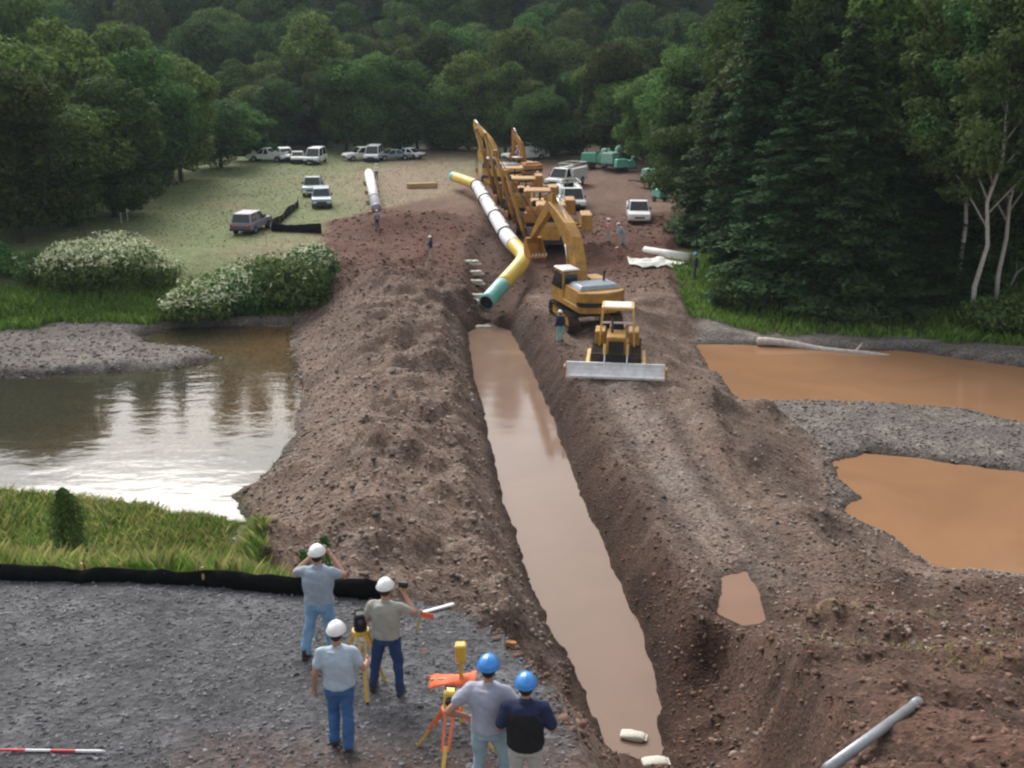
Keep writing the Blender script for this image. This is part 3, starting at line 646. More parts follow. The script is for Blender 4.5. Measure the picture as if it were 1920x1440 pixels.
# grass: blades
def grass(name, label, n, sampler, h, wd, m, seed, lean=.35):
    r = np.random.default_rng(seed); x, y = sampler(r, n); z = gnd(x, y); ok = z > .03; x, y, z = x[ok], y[ok], z[ok]; k = len(x)
    hh = h*(.45+.9*r.random(k))*(1+.35*fbm(x, y, 2.5, 2, 1)); a = r.random(k)*6.28
    dx, dy = np.cos(a)*wd, np.sin(a)*wd; lx, ly = r.normal(size=k)*lean*hh, r.normal(size=k)*lean*hh
    V = np.stack([np.stack([x-dx, y-dy, z-.03], 1), np.stack([x+dx, y+dy, z-.03], 1), np.stack([x+dx*.7+lx*.4, y+dy*.7+ly*.4, z+hh*.6], 1), np.stack([x-dx*.1+lx, y-dy*.1+ly, z+hh], 1)], 1).reshape(-1, 3)
    o = npmesh(name, V, np.arange(4*k).reshape(k, 4), m); tag(o, label, 'grass', kind='stuff'); return o
def bank_s(r, n):
    x = r.uniform(-26, -3.2, n*3); y = r.uniform(16.5, 37, n*3)
    z, d = gnd(x, y, True); k = (d['dP'] < -.15) & (d['dR'] < -.25) & (d['dW'] < .2+.9*d['n2']) & (r.random(len(x)) < ss(-1.5, -7, x+d['n1']*2.2)+.12)
    return x[k][:n], y[k][:n]
grass('tall_grass', 'tall green grass on the near bank behind the silt fence', 120000, bank_s, .33, .008, 'grass', 1)
grass('tall_grass', 'yellowed grass stalks among the green on the near bank', 40000, bank_s, .42, .006, 'grass_dry', 2)
def farl_s(r, n):
    x = r.uniform(-48, -10.5, n*3); y = r.uniform(60, 80, n*3); z, d = gnd(x, y, True)
    k = (y-d['fe'] > 2.2+d['n2']) & (y-d['fe'] < 9+d['n1']*2) & (d['dW'] < .1) & (d['dR'] < -.6); return x[k][:n], y[k][:n]
grass('verge_grass', 'bright green grass on the far bank below the flowering shrubs', 26000, farl_s, .5, .05, 'grass', 3)
def farr_s(r, n):
    x = r.uniform(9, 46, n*3); y = r.uniform(52, 76, n*3); z, d = gnd(x, y, True)
    k = (y-d['fe'] > 1.8+d['n2']) & (d['dW'] < .1) & (d['dA'] < -.6); return x[k][:n], y[k][:n]
grass('verge_grass', 'shaded green grass on the right bank below the conifers', 26000, farr_s, .5, .05, 'grass', 4)
def tuft_s(r, n):
    c = [on(1730, 1225), on(1850, 1250), on(1590, 1225), on(1900, 1210)]; i = r.integers(0, 4, n)
    return np.array([c[j][0] for j in i])+r.normal(size=n)*.6, np.array([c[j][1] for j in i])+r.normal(size=n)*.3
grass('grass_tufts', 'sparse grass tufts on the dark soil of the near right bank', 200, tuft_s, .2, .010, 'grass_dry', 5)
def mead_s(r, n):
    x = r.uniform(-55, -3, n*2); y = r.uniform(78, 165, n*2); z, d = gnd(x, y, True)
    k = (y-d['fe'] > 12) & (d['dW'] < -.2) & (r.random(len(x)) < .35+.5*ss(-10, -32, x+d['n1']*10)); return x[k][:n], y[k][:n]
grass('mown_grass', 'short dry mown grass scattered over the meadow', 14000, mead_s, .10, .06, 'mown', 6, .8)
# ------------------------------------------------------------------ loose stones and clods
def stones(name, label, n, sampler, s0, s1, m, seed, flat=.65):
    r = np.random.default_rng(seed); x, y = sampler(r, n); z = gnd(x, y); k = len(x)
    t = (1+5**.5)/2; iv = np.array([(-1, t, 0), (1, t, 0), (-1, -t, 0), (1, -t, 0), (0, -1, t), (0, 1, t), (0, -1, -t), (0, 1, -t), (t, 0, -1), (t, 0, 1), (-t, 0, -1), (-t, 0, 1)])/1.9
    fi = np.array([(0, 11, 5), (0, 5, 1), (0, 1, 7), (0, 7, 10), (0, 10, 11), (1, 5, 9), (5, 11, 4), (11, 10, 2), (10, 7, 6), (7, 1, 8), (3, 9, 4), (3, 4, 2), (3, 2, 6), (3, 6, 8), (3, 8, 9), (4, 9, 5), (2, 4, 11), (6, 2, 10), (8, 6, 7), (9, 8, 1)])
    sz = s0*(s1/s0)**(r.random(k)**2.2)
    a = r.random(k)*6.28; ca, sa = np.cos(a), np.sin(a)
    P = iv[None]*(1+.28*r.normal(size=(k, 12, 1)))*sz[:, None, None]*np.array([1, .8, flat])[None, None]*(1+.25*r.normal(size=(k, 1, 3)))
    PX = P[..., 0]*ca[:, None]-P[..., 1]*sa[:, None]; PY = P[..., 0]*sa[:, None]+P[..., 1]*ca[:, None]
    V = np.stack([PX+x[:, None], PY+y[:, None], P[..., 2]+(z+sz*.12)[:, None]], -1).reshape(-1, 3)
    Fc = (fi[None]+12*np.arange(k)[:, None, None]).reshape(-1, 3)
    o = npmesh(name, V, Fc, m); return tag(o, label, 'stones', kind='stuff')
def rect(x0, x1, y0, y1, f):
    def s_(r, n):
        x = r.uniform(x0, x1, n*4); y = y0+(y1-y0)*r.random(n*4)**1.25; z, d = gnd(x, y, True); k = f(x, y, z, d, r); return x[k][:n], y[k][:n]
    return s_
stones('loose_stones', 'brownish stones and cobbles strewn over the spoil embankment', 15000, rect(-15, 4, 22, 74, lambda x, y, z, d, r: (d['dW'] > -.3) & (x < d['tx']) & (d['dT'] < -.5) & (z > .02) & (d['dP'] < -.2)), .02, .12, 'stone', 1)
stones('loose_stones', 'stones scattered over the tracked bench right of the trench', 8000, rect(3, 17, 20, 60, lambda x, y, z, d, r: (d['dW'] > -.5) & (d['dT'] < -1.2) & (x > d['tx']) & (z > .02) & (d['dQ'] < -.1)), .02, .10, 'stone', 2)
stones('bar_gravel', 'grey cobbles on the gravel bar between the muddy pools', 5000, rect(9, 34, 28, 52, lambda x, y, z, d, r: (d['dW'] < .5) & (z > .0) & (d['dA'] < 0) & (d['dB'] < 0)), .03, .11, 'stone_bar', 3)
stones('bar_gravel', 'grey cobbles on the gravel bar beside the clear river', 5000, rect(-44, -11, 50, 67, lambda x, y, z, d, r: (d['dW'] < .3) & (z > -.12) & (z < .8) & (d['dR'] < .5)), .03, .15, 'stone_bar', 4)
stones('pad_gravel', 'small grey crushed stones loose on the gravel pad', 20000, rect(-11, 1.2, 7.5, 19, lambda x, y, z, d, r: d['dP'] > .05), .010, .04, 'stone_grey', 5)
stones('soil_clods', 'dark brown clods of dug soil on the near right bank', 14000, rect(3.5, 24, 12, 29, lambda x, y, z, d, r: (z > .1) & (d['dP'] < -1) & (d['dT'] < -.15) & (d['dB'] < -.5) & (d['dQ'] < -.15)), .014, .085, 'clod', 6)
stones('soil_clods', 'clods of earth along the trench sides and the pad shoulder', 5000, rect(-4, 7, 11, 66, lambda x, y, z, d, r: (d['dP'] < .25) & (((d['dT'] > -2.0) & (d['dT'] < -.15) & (x > d['tx'])) | ((d['dT'] > -.7) & (d['dT'] < -.1)) | ((d['dP'] > -1.6) & (x > -2)))), .015, .09, 'clod', 7)
stones('soil_clods', 'reddish clods on the dug ground of the far bank', 5000, rect(-16, 14, 66, 95, lambda x, y, z, d, r: d['dW'] > 0), .03, .18, 'clod', 8)
for i, (u, v, s) in enumerate([(880, 985, .42), (862, 1035, .38), (890, 968, .34), (1465, 930, .30), (1545, 960, .34), (845, 830, .5)]):
    p = on(u, v); r = np.random.default_rng(70+i); mb = MB(); mb.ball((0, 0, 0), (s*.6, s*.45, s*.35), 9, 6)
    mb.v = [tuple(np.array(q)*(1+.14*r.normal())) for q in mb.v]
    o = obj('boulder', mb, 'stone', smooth=False); o.location = (p[0], p[1], p[2]+s*.12)
    tag(o, ('pale rock lying on the spoil embankment beside the trench', 'pale rock on the tracked bench toward the muddy pools')[u > 1200], 'rock', ('pale rocks on the embankment', 'pale rocks on the bench')[u > 1200])

# ------------------------------------------------------------------ tracked machines
def track_loop(mb, L_, r, wd, x, sh=.2, z0=None, pitch=.22):
    z0 = r if z0 is None else z0; per = 2*L_+2*math.pi*r; n = int(per/pitch)
    for i in range(n):
        s = i*per/n
        if s < L_: p = (-L_/2+s, 2*r); a = 0
        elif s < L_+math.pi*r: t = (s-L_)/r; p = (L_/2+r*math.sin(t), r+r*math.cos(t)); a = -t
        elif s < 2*L_+math.pi*r: p = (L_/2-(s-L_-math.pi*r), 0); a = math.pi
        else: t = (s-2*L_-math.pi*r)/r; p = (-L_/2-r*math.sin(t), r-r*math.cos(t)); a = math.pi-t
        R = Matrix.Rotation(a, 3, 'X')
        mb.box((x, p[0], p[1]+(z0-r)), (wd, per/n*.92, .05), R); 
        off = R @ Vector((0, 0, .05)); mb.box((x, p[0]+off.y, p[1]+off.z+(z0-r)), (wd, .035, .06), R)
def crawler(root, L_, r, wd, gauge, m='yellow'):
    for s in (-1, 1):
        mb = MB(); track_loop(mb, L_, r, wd, 0); t = obj('track', mb, 'track', root); t.location = (s*gauge/2, 0, 0)
        f = MB(); f.box((0, 0, r), (wd*.55, L_*.98, r*.9)); o = obj('track_frame', f, 'dark_metal', t)
        for e in (-1, 1):
            g = MB(); g.tube([(-wd*.33, e*L_/2, r), (wd*.33, e*L_/2, r)], r*.86, 16); obj('sprocket', g, m, t)
def excavator(label, loc, yaw, tyaw, alpha, beta, gamma, m='yellow', s=1.0, Lb=6.3, Ls=3.3, group=None, hood='hood_sky_sheen', bucket=True, bt=1.0):
    root = thing('excavator', label, 'excavator', loc, yaw, group, s)
    ug = MB(); ug.box((0, 0, .75), (1.5, 1.6, .5)); ug.tube([(0, 0, .9), (0, 0, 1.2)], .75, 20)
    u = obj('undercarriage', ug, 'dark_metal', root); u.rotation_euler = (0, 0, tyaw-yaw)
    for sd_ in (-1, 1):
        mb = MB(); track_loop(mb, 3.7, .46, .62, 0); t = obj('track', mb, 'track', root)
        t.rotation_euler = (0, 0, tyaw-yaw); t.location = Matrix.Rotation(tyaw-yaw, 3, 'Z') @ Vector((sd_*1.3, 0, 0))
        f = MB(); f.box((0, 0, .46), (.34, 3.7, .42)); obj('track_frame', f, m, t)
    # house, forward +y
    b_ = MB(); b_.ext([(-1.45, 1.6), (-1.45, -2.2), (1.45, -2.2), (1.45, 1.6)], 1.2, 1.55, lambda p, q, t: (p, q, t)); obj('deck', b_, m, root, .03)
    cw = MB(); arc = [(1.45*math.sin(a), -2.1-.75*math.cos(a)) for a in np.linspace(-math.pi/2, math.pi/2, 11)]
    cw.ext(arc, 1.15, 2.35, lambda p, q, t: (p, q, t)); obj('counterweight', cw, m, root, .05)
    st = MB(); st.ext([(1.47*math.sin(a), -2.12-.76*math.cos(a)) for a in np.linspace(-math.pi/2, math.pi/2, 11)], 1.55, 1.8, lambda p, q, t: (p, q, t)); obj('stripe', st, 'black', root)
    hd = MB(); hd.fr((0, -1.15, 1.55), (2.86, 2.1), (2.7, 1.95), .85); obj('engine_housing', hd, m, root, .04)
    ht = MB(); ht.fr((0, -1.25, 2.4), (2.5, 1.7), (2.2, 1.4), .22); ho = obj('engine_hood', ht, hood, root, .03)
    obj('exhaust_pipe', MB().tube([(.75, -.9, 2.5), (.75, -.9, 3.1), (.75, -1.05, 3.2)], .07, 8), 'dark_metal', root)
    tk = MB(); tk.fr((.95, .75, 1.55), (.95, 1.5), (.9, 1.4), .95); obj('tool_box', tk, m, root, .03)
    for gg in range(3): obj('vent', MB().box((1.437-.006, -.55-.5*gg, 1.95), (.03, .36, .45)), 'black', root)
    # cab
    cb = MB(); prof = [(-.1, 1.5), (-.1, 3.0), (.1, 3.15), (1.15, 3.15), (1.55, 2.5), (1.7, 1.5)]
    cb.ext(prof, -1.45, -.5, lambda p, q, t: (t, p, q)); cab = obj('cab', cb, m, root, .03)
    gl = MB()
    gl.ext([(.05, 2.05), (.05, 2.95), (1.1, 3.02), (1.45, 2.45), (1.55, 2.05)], -1.475, -1.46, lambda p, q, t: (t, p, q)); obj('window', gl, 'glass', cab)
    gl = MB(); gl.ext([(.05, 2.05), (.05, 2.95), (1.1, 3.02), (1.45, 2.45), (1.55, 2.05)], -.49, -.475, lambda p, q, t: (t, p, q)); obj('window', gl, 'glass', cab)
    obj('window', MB().box((-.975, -.115, 2.45), (.8, .02, 1.0)), 'glass', cab)
    obj('windscreen', MB().beam((-.975, 1.56, 2.56), (-.975, 1.19, 3.1), .78, .02, (0, 1, .5)), 'glass', cab)
    rf = MB(); rf.fr((-.975, .55, 3.15), (1.12, 1.5), (1.0, 1.35), .1); obj('cab_roof', rf, 'roof_white', root, .03)
    # boom
    P0 = Vector((0, .55, 1.75)); ca, sa = math.cos(alpha), math.sin(alpha)
    def bl(r_, h_): return Vector((0, P0.y+r_*ca-h_*sa, P0.z+r_*sa+h_*ca))
    top = [(-.25, .2), (Lb*.2, .95), (Lb*.42, 1.35), (Lb*.6, 1.2), (Lb*.85, .65), (Lb, .25)]
    bot = [(Lb, -.18), (Lb*.85, .1), (Lb*.6, .42), (Lb*.42, .45), (Lb*.2, .12), (-.1, -.3)]
    top = [(p, q*bt) for p, q in top]; mb = MB(); mb.ext(top+bot, -.28*bt, .28*bt, lambda p, q, t: tuple(bl(p, q)+Vector((t, 0, 0)))); bo = obj('boom', mb, m, root, .03)
    tip = bl(Lb-.05, .03); cb_, sb_ = math.cos(beta), math.sin(beta)
    def sl(r_, h_): return Vector((0, tip.y+r_*cb_-h_*sb_, tip.z+r_*sb_+h_*cb_))
    mb = MB(); mb.ext([(-.9, .3), (-.3, .55), (.2, .5), (Ls, .18), (Ls, -.16), (.1, -.28), (-.4, -.1)], -.2, .2, lambda p, q, t: tuple(sl(p, q)+Vector((t, 0, 0)))); sk = obj('stick', mb, m, root, .025)
    e = sl(Ls-.05, 0); cg, sg = math.cos(gamma), math.sin(gamma)
    def kl(r_, h_): return Vector((0, e.y+r_*cg-h_*sg, e.z+r_*sg+h_*cg))
    if bucket:
        prof = [(0, .1), (.25, .55), (.75, .75), (1.25, .6), (1.5, .1), (1.55, -.35), (1.45, -.3), (1.38, .08), (1.15, .48), (.72, .62), (.32, .45), (.12, .0)]
        mb = MB(); mb.ext(prof, -.55, .55, lambda p, q, t: tuple(kl(p, q)+Vector((t, 0, 0))))
        side = [(0, .1), (.25, .55), (.75, .75), (1.25, .6), (1.5, .1), (1.45, -.3), (.12, 0)]
        for xx in (-.56, .53): mb.ext(side, xx, xx+.03, lambda p, q, t: tuple(kl(p, q)+Vector((t, 0, 0))))
        bk = obj('bucket', mb, 'yellow_old' if m != 'yellow_pale' else m, root)
        for q in range(5): tm = MB(); tm.beam(kl(1.46, -.32)+Vector((-.46+.23*q, 0, 0)), kl(1.42, -.6)+Vector((-.46+.23*q, 0, 0)), .09, .05, (1, 0, 0)); obj('tooth', tm, 'steel', bk)
    def cyl(a, b2, r_, x):
        a = a+Vector((x, 0, 0)); b2 = b2+Vector((x, 0, 0)); md = a.lerp(b2, .58)
        c_ = obj('hydraulic_cylinder', MB().tube([a, md], r_, 10), m, root, smooth=True); obj('rod', MB().tube([md, b2], r_*.5, 8), 'chrome', c_, smooth=True)
    cyl(Vector((0, 1.45, 1.45)), bl(Lb*.45, .7), .11, -.36); cyl(Vector((0, 1.45, 1.45)), bl(Lb*.45, .7), .11, .36)
    cyl(bl(Lb*.45, 1.45), sl(-.8, .25), .10, 0); cyl(sl(.15, .6), sl(Ls-.55, .35), .08, 0)
    if bucket: obj('bucket_link', MB().beam(sl(Ls-.55, .3), kl(.15, .35), .22, .1, (1, 0, 0)), 'dark_metal', root)
    return root, e
Rd = math.radians
# front excavator, seen from behind: boom raised away from the camera over the pipe
ex, e1 = excavator('nearest yellow excavator, seen from behind, pale cab roof and boom raised over the pipe', on(1096, 603), Rd(20), Rd(12), Rd(43), Rd(-38), Rd(-118), 'yellow', 1.0, 6.5, 4.1, bt=1.22)
excavator('far excavator with thin pale boom and stick folded into a sharp high peak', on(938, 347), Rd(46), Rd(20), Rd(56), Rd(-104), Rd(-130), 'yellow_pale', .95, 5.8, 2.7)
excavator('rusty orange excavator with short upright boom behind the pipelayers', on(985, 338), Rd(30), Rd(10), Rd(60), Rd(-84), Rd(-120), 'yellow_old', .85, 5.0, 2.6, hood='yellow_old')

# dozer facing the camera
def dozer(label, loc, yaw, s=1.0):
    root = thing('bulldozer', label, 'bulldozer', loc, yaw, None, s); m = 'yellow_pale'
    crawler(root, 2.9, .48, .58, 2.1, m)
    mb = MB(); mb.fr((0, 0, .55), (1.5, 3.4), (1.45, 3.3), .5); obj('main_frame', mb, 'dark_metal', root, .02)
    mb = MB(); mb.fr((0, 1.15, 1.05), (1.15, 1.75), (1.02, 1.6), .95); hood = obj('engine_hood', mb, 'yellow', root, .05)
    obj('grille', MB().box((0, 2.045, 1.45), (.8, .04, .7)), 'glass', hood)
    for k in range(6): obj('grille_bar', MB().box((0, 2.07, 1.18+.11*k), (.78, .02, .025)), 'dark_metal', hood)
    obj('exhaust_pipe', MB().tube([(.25, 1.0, 1.95), (.25, 1.0, 2.65), (.25, .9, 2.75)], .06, 10), 'dark_metal', root)
    for s_ in (-1, 1):
        mb = MB(); mb.fr((s_*.93, -.75, 1.0), (.62, 1.4), (.58, 1.3), .75); obj('fender_tank', mb, 'yellow', root, .05)
    mb = MB(); mb.box((0, -.6, 1.25), (.7, .7, .4)); mb.box((0, -.95, 1.75), (.7, .18, .7)); obj('seat', mb, 'black', root, .04)
    # roll-over cage
    pts = {}
    for sx in (-1, 1):
        for nm, y, z0 in (('f', .25, 1.0), ('r', -1.45, 1.0)):
            mb = MB(); mb.beam((sx*.95, y, z0), (sx*.82, y*.78-.05, 3.15), .11, .11, (0, 1, 0)); obj('cage_post', mb, m, root, .015)
        mb = MB(); mb.beam((sx*.82, -1.25, 3.13), (sx*.82, .2, 3.13), .12, .12); obj('cage_rail', mb, m, root, .015)
        mb = MB(); mb.beam((sx*.84, -1.2, 2.95), (sx*.93, .1, 1.5), .09, .09, (1, 0, 0)); obj('cage_brace', mb, m, root, .015)
    for y in (-1.22, .16): mb = MB(); mb.beam((-.82, y, 3.14), (.82, y, 3.14), .13, .13); obj('cage_rail', mb, m, root, .015)
    mb = MB(); mb.box((0, -.5, 3.2), (1.5, 1.2, .06)); obj('canopy', mb, 'roof_white', root, .02)
    mb = MB(); mb.beam((-.86, .2, 2.35), (.86, .2, 2.35), .08, .1); obj('cage_rail', mb, 'roof_white', root, .01)
    # blade: curved plate
    mb = MB(); prof = [(3.02, .05), (2.78, .20), (2.58, .38), (2.46, .56), (2.42, .74)]
    bk = [(p-.10, q) for p, q in reversed(prof)]
    mb.ext(prof+bk, -2.62, 2.62, lambda p, q, t: (t, p+.10*abs(t/2.62)**3, q)); bl = obj('blade', mb, 'steel', root, .01)
    mb = MB(); mb.box((0, 3.05, .07), (5.26, .08, .10)); obj('cutting_edge', mb, 'chrome', bl)
    for s_ in (-1, 1):
        mb = MB(); mb.box((s_*2.68, 2.75, .34), (.1, .55, .55)); obj('end_bit', mb, 'pink' if False else 'yellow_old', bl, .02)
        mb = MB(); mb.beam((s_*1.5, -.3, .55), (s_*1.5, 2.5, .5), .2, .28); obj('push_arm', mb, m, root, .02)
        c_ = obj('lift_cylinder', MB().tube([(s_*.6, 1.9, 1.6), (s_*.6, 2.2, 1.1)], .08, 10), m, root); obj('rod', MB().tube([(s_*.6, 2.2, 1.1), (s_*.6, 2.52, .65)], .045, 8), 'chrome', c_)
    mb = MB(); mb.box((0, -2.0, 1.0), (1.0, .6, .7)); mb.tube([(-.45, -2.1, 1.35), (.45, -2.1, 1.35)], .28, 14); obj('winch', mb, 'yellow', root, .03)
    return root
p = on(1165, 712); dozer('small yellow bulldozer with roll cage and wide silver blade facing the river', (p[0], p[1]+2.6, G(p[0], p[1]+2.6)), Rd(173), .92)

# pipelayers: crawler with a side boom holding the pipe
def pipelayer(label, loc, yaw, tipx, tipz, m, s=1.0):
    root = thing('pipelayer', label, 'pipelayer', loc, yaw, None, s)
    crawler(root, 3.3, .5, .62, 2.5, m)
    mb = MB(); mb.fr((0, 0, .6), (1.7, 3.9), (1.6, 3.8), .55); obj('main_frame', mb, 'dark_metal', root, .02)
    mb = MB(); mb.fr((.05, 1.25, 1.15), (1.1, 1.9), (1.0, 1.8), .95); h = obj('engine_hood', mb, m, root, .05)
    obj('grille', MB().box((.05, 2.2, 1.55), (.85, .04, .75)), 'black', h)
    obj('exhaust_pipe', MB().tube([(.2, 1.2, 2.05), (.2, 1.2, 2.9)], .07, 8), 'dark_metal', root)
    mb = MB(); mb.box((0, -.55, 1.4), (.75, .75, .5)); mb.box((0, -.95, 1.95), (.75, .2, .8)); obj('seat', mb, 'black', root, .04)
    for sx in (-.85, .85):
        for y in (-1.4, .2): obj('canopy_post', MB().beam((sx, y, 1.1), (sx, y, 3.0), .1, .1, (0, 1, 0)), m, root, .01)
    obj('canopy', MB().fr((0, -.6, 3.0), (2.0, 2.0), (1.8, 1.8), .12), m, root, .02)
    mb = MB(); mb.box((-.2, -1.9, 1.3), (1.5, .8, .7)); mb.tube([(-.8, -1.9, 1.75), (.5, -1.9, 1.75)], .3, 14); obj('winch', mb, m, root, .03)
    # counterweight on the right side
    mb = MB(); mb.fr((2.35, -.1, 1.35), (.75, 2.2), (.7, 2.1), 1.05); cwt = obj('counterweight', mb, m, root, .05)
    for y in (-.8, .6): obj('counterweight_arm', MB().beam((1.0, y, 1.3), (2.2, y, 1.6), .15, .22), m, root, .02)
    # boom A-frame on the left side
    tip = Vector((tipx, 0, tipz))
    for y in (-1.15, 1.15):
        bm_ = obj('boom_leg', MB().tube([(-1.65, y, .75), (-1.65+(tipx+1.65)*.5, y*.6, .75+(tipz-.75)*.5), (tipx, y*.1, tipz)], [.13, .12, .1], 10), m, root, smooth=True)
    for f in (.35, .62): a = Vector((-1.65, 0, .75)).lerp(tip, f); hw = 1.15*(1-f*.85); obj('boom_brace', MB().beam(a+Vector((0, -hw, 0)), a+Vector((0, hw, 0)), .1, .1), m, root, .01)
    obj('boom_head', MB().box(tip, (.35, .4, .4)), m, root, .03)
    cb = MB()
    for dy in (-.12, 0, .12): cb.tube([(-.6, -1.9+dy, 1.9), tuple(tip+Vector((0, dy, .1)))], .022, 5)
    obj('boom_cable', cb, 'dark_metal', root)
    return root, tip
def sling(label, loc, top, r=.62):
    root = thing('pipe_sling', label, 'sling', loc)
    mb = MB()
    ring = [(r*math.cos(a), 0, r*math.sin(a)) for a in np.linspace(0, 2*math.pi, 20)]
    mb.tube(ring, .06, 6, cap=False); obj('strap', mb, 'strap', root)
    hb = MB(); hb.box((0, 0, r+.95), (.3, .25, .5)); hb.tube([(0, 0, r+.75), (.12, 0, r+.5), (0, 0, r+.3), (-.1, 0, r+.42)], .05, 6); obj('hook_block', hb, 'yellow_old', root, .02)
    for dx in (-.08, .08): obj('cable', MB().tube([(dx, 0, r+1.15), (top[0]-loc[0]+dx, top[1]-loc[1], top[2]-loc[2])], .025, 5), 'dark_metal', root)
# the pipe string
Pp = [Vector(un(850, 331, y=112)), Vector(un(893, 346, y=104)), Vector(un(953, 447, y=76)), Vector(un(987, 484, y=70)), Vector(un(912, 567, y=64.5))]
def smoothpath(P, k=14, rad=.16):
    out = [P[0]]
    for i in range(1, len(P)-1):
        a, b, c = P[i-1], P[i], P[i+1]; d = min(1.4, min((a-b).length, (c-b).length)*.42)
        s, e = b+(a-b).normalized()*d, b+(c-b).normalized()*d
        for j in range(k+1): t = j/k; out.append(s*(1-t)**2+b*2*t*(1-t)+e*t*t)
    return out+[P[-1]]
path = smoothpath(Pp); 
def resample(P, n):
    L_ = [0]
    for a, b in zip(P, P[1:]): L_.append(L_[-1]+(b-a).length)
    out = []
    for i in range(n):
        s = L_[-1]*i/(n-1); j = max(0, min(len(P)-2, int(np.searchsorted(L_, s))-1)); t = (s-L_[j])/max(1e-6, L_[j+1]-L_[j]); out.append(P[j].lerp(P[j+1], t))
    return out, L_[-1]
path, PL = resample(path, 121)
pr_ = .53
root = thing('pipeline_section', 'long bent pipe with white wrap, yellow bends and teal end held over the trench', 'pipe', tuple(path[-1]))
def sec(name, a, b, r, m, parent=root, off=Vector(path[-1])):
    k = [q for q in range(121) if a-1e-6 <= q/120 <= b+1e-6]
    return obj(name, MB().tube([path[q]-off for q in k], r, 20), m, parent, smooth=True)
def frac(P): return min(range(121), key=lambda q: (path[q]-P).length)/120
f1, f2, f3 = frac(Pp[1]), frac(Pp[2]), frac(Pp[3])
fy = frac(Pp[3].lerp(Pp[4], .62))
sec('yellow_bend', 0.025, f1+.008, pr_, 'pipe_yellow'); sec('pipe_end', 0, .026, pr_+.005, 'pipe_teal'); wsec = sec('white_wrap', f1+.008, f2+.042, pr_+.03, 'pipe_white')
for q in np.linspace(f1+.07, f2-.05, 4): sec('wrap_band', round(q*120)/120, round(q*120)/120+1/120, pr_+.045, 'pipe_grey', wsec)
sec('yellow_bend', f2, fy, pr_, 'pipe_yellow'); sec('teal_joint', fy-.008, 1, pr_+.006, 'pipe_teal')
en = Vector(path[-1])-Vector(path[-2]); en.normalize()
obj('pipe_end_shade', MB().tube([en*.004-en*.3, en*.006], pr_*.86, 20), 'black', root)  # solid black disc, paints the shade inside the open end
def atY(y): return min(path, key=lambda q: abs(q.y-y))
for lab, dx, y, m, s, zt in [('orange-yellow pipelayer with side boom beside the lower end of the white wrapped pipe', 3.4, 77.5, 'yellow', 1.15, 5.0), ('pipelayer with dull orange side boom second from the lower end of the white pipe', 3.5, 85, 'yellow_old', 1.15, 5.6), ('pipelayer with tall side boom beside the upper part of the white wrapped pipe', 3.5, 94, 'yellow', 1.15, 6.3), ('pipelayer standing beside the far yellow bend of the pipe', 3.6, 103, 'yellow_old', 1.1, 6.3)]:
    q = atY(y); loc = (q.x+dx, y, G(q.x+dx, y)); r_, tip = pipelayer(lab, loc, Rd(0), -dx/s, zt, m, s)
    sling('sling and hook holding the pipe below '+{77.5: 'the orange-yellow boom at its lower end', 85: 'the dull orange pipelayer boom', 94: 'the tall boom at the upper white wrap', 103: 'the boom at the far yellow bend'}[y], (q.x, q.y, q.z), (q.x, y, loc[2]+zt*s), .62)
# second pipe on skids in the field
a, b_ = Vector(un(692, 326, 3.4)), Vector(un(706, 392, 3.4))
root = thing('pipe_joint', 'straight white wrapped pipe lying on timber skids across the meadow', 'pipe', tuple(b_))
obj('white_wrap', MB().tube([a-b_, (a-b_)*.03], .5, 20), 'pipe_white', root, smooth=True)
obj('pipe_end', MB().tube([(a-b_)*.03, Vector((0, 0, 0))], .46, 20), 'mauve', root, smooth=True)
obj('yellow_end', MB().tube([(a-b_)*1.0, (a-b_)*1.05], .46, 20), 'pipe_yellow', root, smooth=True)
d_ = (a-b_)
for f in (.22,): obj('wrap_band', MB().tube([d_*f, d_*(f+.02)], .52, 20), 'strap', root, smooth=True)
for i, f in enumerate((.08, .35, .62, .9)):
    c = b_+d_*f; g = G(c.x, c.y); t = thing('timber_skid', 'stacked timber skid under the white pipe in the meadow', 'skid', (c.x, c.y, g), .1, 'timber skids under the white pipe')
    for k in range(2):
        hh = max(.1, (c.z-.5-g)/2); obj('beam', MB().box((0, (-.12, .12)[k]*0+(k-.5)*.0, hh*(k+.5)), (1.5, .3, hh-.004)), 'wood', t, .015)
# sandbag stacks along the cut
for i, (u, v, wd) in enumerate([(884, 498, 1.15), (891, 513, 1.0), (891, 535, 1.15), (894, 558, 1.1), (897, 572, 1.0), (905, 600, 1.15)]):
    p = on(u, v); r = np.random.default_rng(i)
    t = thing('sandbag_stack', 'pale sandbag support laid across the trench cut below the pipe end', 'sandbags', p, random.uniform(-.12, .12), 'sandbag supports in the trench cut')
    for k in range(3):
        mb = MB(); mb.ball((0, 0, 0), (wd*.30, .24, .13), 12, 8); o = obj('sandbag', mb, 'sandbag', t, smooth=True)
        o.location = ((k-1)*wd*.36 if k < 3 else 0, .02*r.normal(), .12+.02*r.normal()); o.rotation_euler = (0, .08*r.normal(), .1*r.normal())
    for k in range(2):
        mb = MB(); mb.ball((0, 0, 0), (wd*.30, .23, .12), 12, 8); o = obj('sandbag', mb, 'sandbag', t, smooth=True); o.location = ((k-.5)*wd*.42, 0, .31); o.rotation_euler = (0, .06*r.normal(), .1*r.normal())
